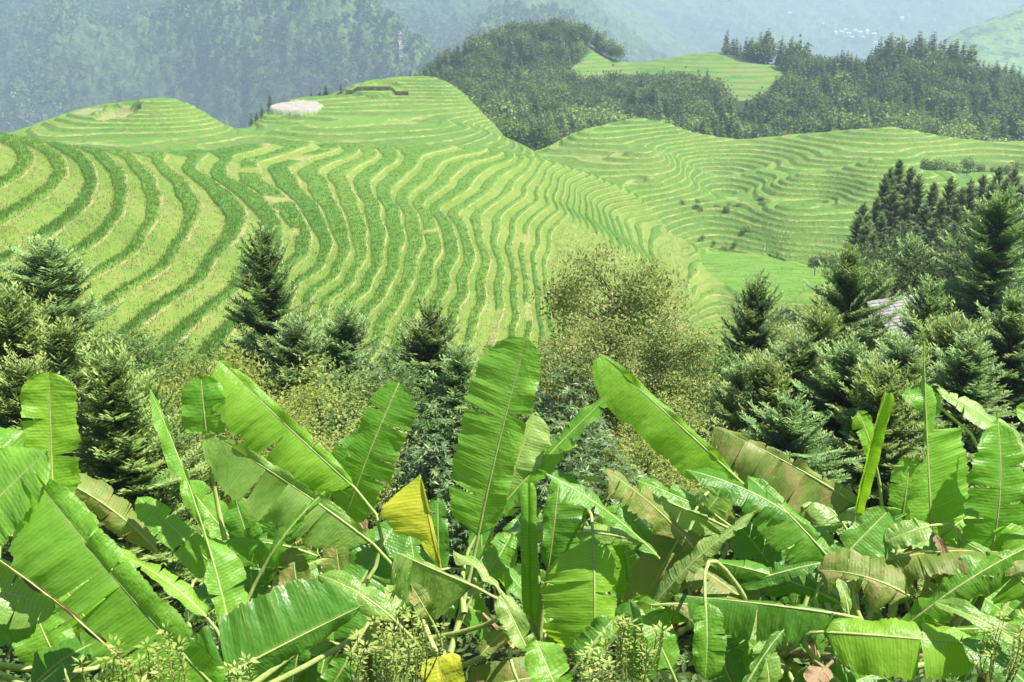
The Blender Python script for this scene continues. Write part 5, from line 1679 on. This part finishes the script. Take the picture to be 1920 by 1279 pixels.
# H
leaf('H', (1604, 965, 9.7), (1662, 737, 10.0), .15, .15, (-.1, .15, 1), 'l', tears=0, fold=(52, 42), curl=(-55, -35), rip=.3, blunt=1, base_w=.7, label='upright young leaf still half rolled')
leaf('H', (1540, 1185, 8.3), (1840, 1212, 8.2), .20, .36, (.05, .45, 1), 'l', tears=1, fold=(-5, -8), pet=(1590, 1300, 8.3), base_w=.55)
leaf('H', (1548, 1080, 9.0), (1668, 955, 9.3), .16, .32, (0, .3, 1), 'd', tears=2)
leaf('H', (1640, 860, 10.2), (1608, 770, 10.3), .12, .14, (0, .4, 1), 'l', tears=1)
leaf('H', (1590, 1150, 8.5), (1572, 1085, 8.7), .06, .05, (.1, .2, 1), 'p', tears=0)
leaf('H', (1700, 1130, 9.2), (1640, 1030, 9.4), .2, .2, (0, .5, 1), 'p', tears=4)
# I
leaf('I', (1746, 990, 9.4), (1732, 640, 9.8), .28, .50, (.08, .46, .9), 'g', tears=0, fold=(20, 2), curl=(20, 12), prad=.03, arch=.02, mid='g', rip=.7, profL=[(0,.9),(.2,1),(.34,.75),(.4,.1),(.75,.06),(1,.02)], profR=[(0,.75),(.04,.95),(.1,1),(.49,1),(.51,.2),(.74,.26),(.77,.07),(1,.02)], label='glossy leaf reflecting the sky')
leaf('I', (1960, 890, 10.0), (1755, 730, 10.3), .26, .12, (.15, .75, .6), 'p', tears=3, pet=(1990, 1000, 9.9))
leaf('I', (1845, 1085, 9.2), (1868, 765, 9.6), .36, .30, (0, .45, 1), 'g', tears=2, base_w=.9, blunt=-.9)
leaf('I', (1940, 1115, 8.8), (1795, 1010, 9.1), .36, .07, (0, .5, .9), 'l', tears=2, fold=(-12, 0))
leaf('I', (1748, 985, 9.1), (1660, 1015, 9.1), .15, .13, (0, .7, .8), 'p', tears=1)
leaf('I', (1690, 980, 10.0), (1705, 860, 10.2), .18, .18, (-.2, .2, 1), 'g', tears=2)
leaf('I', (1760, 1010, 9.5), (1830, 960, 9.7), .14, .16, (0, .5, 1), 'l', tears=3)
leaf('I', (1790, 1140, 8.9), (1752, 1000, 9.1), .05, .06, (.2, .3, 1), 'b', tears=3, mid='b', label='withered brown leaf hanging down')
leaf('I', (1770, 770, 10.2), (1690, 740, 10.3), .12, .14, (0, .4, 1), 'g', tears=2)
leaf('I', (1720, 1150, 8.8), (1780, 1080, 9.0), .1, .16, (0, .4, 1), 'o', tears=2)
# J
leaf('J', (1930, 1220, 7.9), (1750, 1128, 8.3), .09, .10, (0, .8, .7), 'p', tears=0, fold=(30, 30))
leaf('J', (1965, 1085, 9.0), (1890, 960, 9.3), .3, .24, (0, .3, 1), 'l', tears=2)
leaf('J', (1990, 830, 9.0), (1906, 762, 9.1), .12, .12, (0, .3, 1), 'l', tears=0)
leaf('J', (1900, 960, 9.9), (1840, 850, 10.2), .2, .22, (0, .5, 1), 'p', tears=3)
leaf('J', (1930, 1290, 7.8), (1800, 1200, 8.1), .18, .18, (0, .7, .7), 'd', tears=2)
leaf('J', (1870, 1240, 8.6), (1930, 1150, 8.8), .18, .18, (0, .5, 1), 'g', tears=2)
def stalk():
    g = Geo()
    pl, O, cr = PLANTS['J']
    a, b = at_d(1825, 1150, 9.2), at_d(1893, 972, 9.35)
    P = a + (b - a) * np.linspace(0, 1, 6)[:, None] - O
    tube(g, np.concatenate([[at_d(1850, 1210, 9.3) - O], P]), [.06, .055, .05, .046, .043, .042, .046], 10)
    link('cut_stalk', g.mesh('cut_stalk', [M['pseudostem']], smooth=True), pl)['label'] = 'bare brownish stalk with a cut end'
stalk()

# shaded leaves deeper in the clump
def filler():
    r = np.random.default_rng(123)
    keys = list(PLANTS)
    n = 0
    for k in range(84):
        px, py = r.uniform(-40, 1960), r.uniform(1000, 1330)
        key = min(keys, key=lambda q: abs(PLANTS[q][2][0] - px))
        d = r.uniform(9.9, 11.6) if py < 1200 else r.uniform(7.8, 10.4)
        a = r.uniform(0.15, math.pi - 0.15) + (math.pi if r.uniform() < 0.25 else 0)
        ln = r.uniform(110, 230)
        b = (px, py, d)
        t = (px + ln * math.cos(a), max(py - ln * math.sin(a) * 0.8, 930), d + r.uniform(-.1, .5))
        if abs(t[1] - b[1]) + abs(t[0] - b[0]) < 70: continue
        W = r.uniform(.14, .24)
        leaf(key, b, t, W, W * r.uniform(.5, 1.1), (r.normal(0, .4), r.uniform(.2, .9), r.uniform(.4, 1)), str(r.choice(['d', 'd', 'g', 'g', 'o', 'p', 'b'], p=[.36, .16, .18, .12, .10, .03, .05])), tears=int(r.integers(1, 6)), arch=r.uniform(.03, .14), pet=None if r.uniform() < .5 else True)
        n += 1
filler()

def tattered():
    """wind-torn leaves crossing each other on the right"""
    r = np.random.default_rng(321)
    for k in range(28):
        px, py = r.uniform(1180, 1960), r.uniform(960, 1200)
        if k % 4 == 0: px, py = r.uniform(220, 720), r.uniform(1000, 1220)
        key = min(PLANTS, key=lambda q: abs(PLANTS[q][2][0] - px))
        d = 9.3 + r.uniform(-.5, 1.2) - max(0, py - 1080) * 0.006
        a = r.choice([r.uniform(2.2, 3.3), r.uniform(-.1, .9)])
        ln = r.uniform(170, 320)
        W = r.uniform(.20, .36)
        cut = sorted(r.uniform(0.15, 0.9, 4))
        pl_ = [(0, .2), (cut[0], r.uniform(.5, 1)), (cut[1], r.uniform(.2, 1)), (cut[2], r.uniform(.4, 1)), (cut[3], r.uniform(.2, .9)), (1, .05)]
        leaf(key, (px, py, d), (px + ln * math.cos(a), max(py - ln * math.sin(a), 880), d + r.uniform(-.2, .4)), W, W * r.choice([.15, .4, .9]), (r.normal(0, .35), r.uniform(.3, 1), r.uniform(.3, 1)),
             str(r.choice(['g', 'd', 'l', 'p', 'o'], p=[.3, .25, .13, .2, .12])), tears=int(r.integers(4, 9)), arch=r.uniform(.03, .16), fold=(r.uniform(-35, 10), r.uniform(-30, 45)), curl=(r.uniform(20, 70), r.uniform(20, 70)), pet=None if r.uniform() < .6 else True, profL=pl_)
tattered()

def withered():
    """dry straw-coloured leaves hanging down along the stems"""
    for px, py, d, dx, ln in [(30, 1050, 7.4, 40, 90), (540, 1060, 9.6, 10, 120), (905, 1150, 9.2, 60, 70), (1330, 1010, 9.9, -30, 120), (1430, 905, 9.9, 45, 60), (1520, 1170, 8.7, 10, 100), (1700, 1000, 9.6, 20, 110), (1790, 1030, 9.2, 25, 110), (1820, 930, 10.0, -15, 110), (1250, 1080, 9.8, 20, 110), (690, 1090, 9.8, 15, 90)]:
        key = min(PLANTS, key=lambda q: abs(PLANTS[q][2][0] - px))
        leaf(key, (px, py, d), (px + dx, py + ln, d - .25), .09, .08, (.2, .35, 1), 'b', pet=None, tears=4, fold=(-35, -25), curl=(50, 60), arch=.10, mid='b')
withered()

# leafy herbs in front
def herb(px, py, d, H, label, seed, spread=0.5, n=16):
    r = np.random.default_rng(seed)
    c = at_d(px, py, d)
    gz = float(near_z(c[0], c[1]))
    t = empty('herb', (c[0], c[1], gz))
    tag(t, label, 'herb')
    g, st = Geo(), Geo()
    Ht = c[2] - gz
    for k in range(n):
        a = r.uniform(0, 6.28); q = spread * r.uniform(0.1, 1) ** 0.7
        e = np.array([math.cos(a) * q, math.sin(a) * q, Ht * 1.0 - r.uniform(0, H) * (0.35 + q / spread)])
        b0 = np.array([0.1 * math.cos(a), 0.1 * math.sin(a), max(0.0, Ht - 2.2 * H)])
        s = np.linspace(0, 1, 8)[:, None]
        P = b0 + (e - b0) * s + np.array([math.cos(a), math.sin(a), 0]) * 0.15 * spread * np.sin(s * 3.1)
        tube(st, P, np.linspace(0.008, 0.003, 8), 5, cap=False)
        for j in range(2, 8):
            m = 7
            an = np.arange(m) * 6.283 / m + r.uniform(0, 1)
            dr = np.stack([np.cos(an), np.sin(an), r.normal(0.35, 0.25, m)], 1)
            ll = r.uniform(0.03, 0.062, m) * (0.7 + 0.5 * (j == 7))
            leaves(g, P[j] + dr * 0.015, dr, np.tile([0, 0, 1.0], (m, 1)) + r.normal(0, .3, (m, 3)), ll, ll * 0.42, np.clip(0.35 + 0.4 * (j / 7) + r.normal(0, .12, m), 0, 1))
    link('stem', st.mesh('herb_stem', [MIDRIB['d']]), t)
    link('foliage', g.mesh('herb_foliage', [M['herb']]), t)

herb(765, 1150, 6.8, .28, 'bright leafy herb with pale tips in front of the central banana stalk', 1, .26, 14)
herb(700, 1205, 6.2, .22, 'low leafy herb at the lower edge left of the central banana stalk', 2, .26, 14)
herb(300, 1190, 5.9, .24, 'small pale herb over the base of the huge diagonal leaf', 3, .2, 10)
herb(220, 1225, 5.7, .2, 'low green herb at the lower left edge', 4, .22, 11)
herb(1190, 1160, 6.6, .26, 'pale yellowish herb in front of the folded hanging leaf', 5, .24, 12)
herb(1130, 1215, 6.2, .22, 'pale herb with star-like tips at the lower edge', 6, .2, 10)
herb(1890, 1150, 7.2, .28, 'feathery pale herb in the lower right corner', 7, .24, 11)
herb(440, 1262, 5.9, .25, 'tiny herb at the lower edge under the diagonal leaf', 8, .22, 12)
# ------------------------------------------------------------------ haze, light, render
def haze_box():
    x0, x1, y0, y1, z0, z1 = -2200, 3700, -120, 5400, HAZE_Z0, HAZE_Z1
    V = [(x, y, z) for z in (z0, z1) for y in (y0, y1) for x in (x0, x1)]
    F = [(0, 2, 3, 1), (4, 5, 7, 6), (0, 1, 5, 4), (2, 6, 7, 3), (0, 4, 6, 2), (1, 3, 7, 5)]
    me = bpy.data.meshes.new('haze')
    me.from_pydata(V, [], F)
    t = NT('haze_air')
    v = t.n('ShaderNodeVolumePrincipled')
    v.inputs['Color'].default_value = (0.62, 0.80, 1.0, 1)
    v.inputs['Density'].default_value = HAZE_DENSITY
    v.inputs['Anisotropy'].default_value = 0.0
    t.l(v.outputs[0], t.out.inputs['Volume'])
    me.materials.append(t.m)
    o = link('haze', me)
    tag(o, 'pale blue haze in the air between the valley and the far mountains', 'haze', None, 'stuff')

HAZE_DENSITY = 2.6e-4
_zs = [float(np.asarray([v.co.z for v in o.data.vertices]).max()) for o in COL.objects if o.type == 'MESH' and len(o.data.vertices) < 400000 and 'mountain' in o.name]
_zl = [float(np.asarray([v.co.z for v in o.data.vertices]).min()) for o in COL.objects if o.type == 'MESH' and len(o.data.vertices) < 400000 and ('mountain' in o.name or 'hill' in o.name)]
HAZE_Z1 = max(_zs) + 5
HAZE_Z0 = min(_zl) - 2
haze_box()

SUN_EL, SUN_AZ = math.radians(62), math.radians(102)     # from the right, high
sd = Vector((math.cos(SUN_EL) * math.sin(SUN_AZ), math.cos(SUN_EL) * math.cos(SUN_AZ), math.sin(SUN_EL)))
sl = bpy.data.lights.new('sun', 'SUN')
sl.energy = 5.0
sl.angle = math.radians(0.55)
sl.color = (1.0, 0.955, 0.87)
so = bpy.data.objects.new('sun', sl)
so.rotation_euler = sd.to_track_quat('Z', 'Y').to_euler()
COL.objects.link(so)
w = bpy.data.worlds.new('World')
S.world = w
w.use_nodes = True
nt = w.node_tree
bg = nt.nodes['Background']
sky = nt.nodes.new('ShaderNodeTexSky')
sky.sky_type = 'NISHITA'
sky.sun_disc = False
sky.sun_elevation = SUN_EL
sky.sun_rotation = SUN_AZ
sky.altitude = 800
sky.dust_density = 1.5
nt.links.new(sky.outputs[0], bg.inputs['Color'])
bg.inputs['Strength'].default_value = 0.065
S.view_settings.view_transform = 'Standard'
S.view_settings.look = 'None'
S.view_settings.gamma = 1.0
S.view_settings.use_curve_mapping = False
S.view_settings.exposure = 0.98
cy = S.cycles
cy.max_bounces = 5
cy.diffuse_bounces = 3
cy.glossy_bounces = 2
cy.transmission_bounces = 3
cy.volume_bounces = 2
cy.transparent_max_bounces = 4
cy.caustics_reflective = False
cy.caustics_refractive = False
cy.use_denoising = True
cy.use_adaptive_sampling = True
cy.adaptive_threshold = 0.015
S.render.resolution_x, S.render.resolution_y = 1024, 682
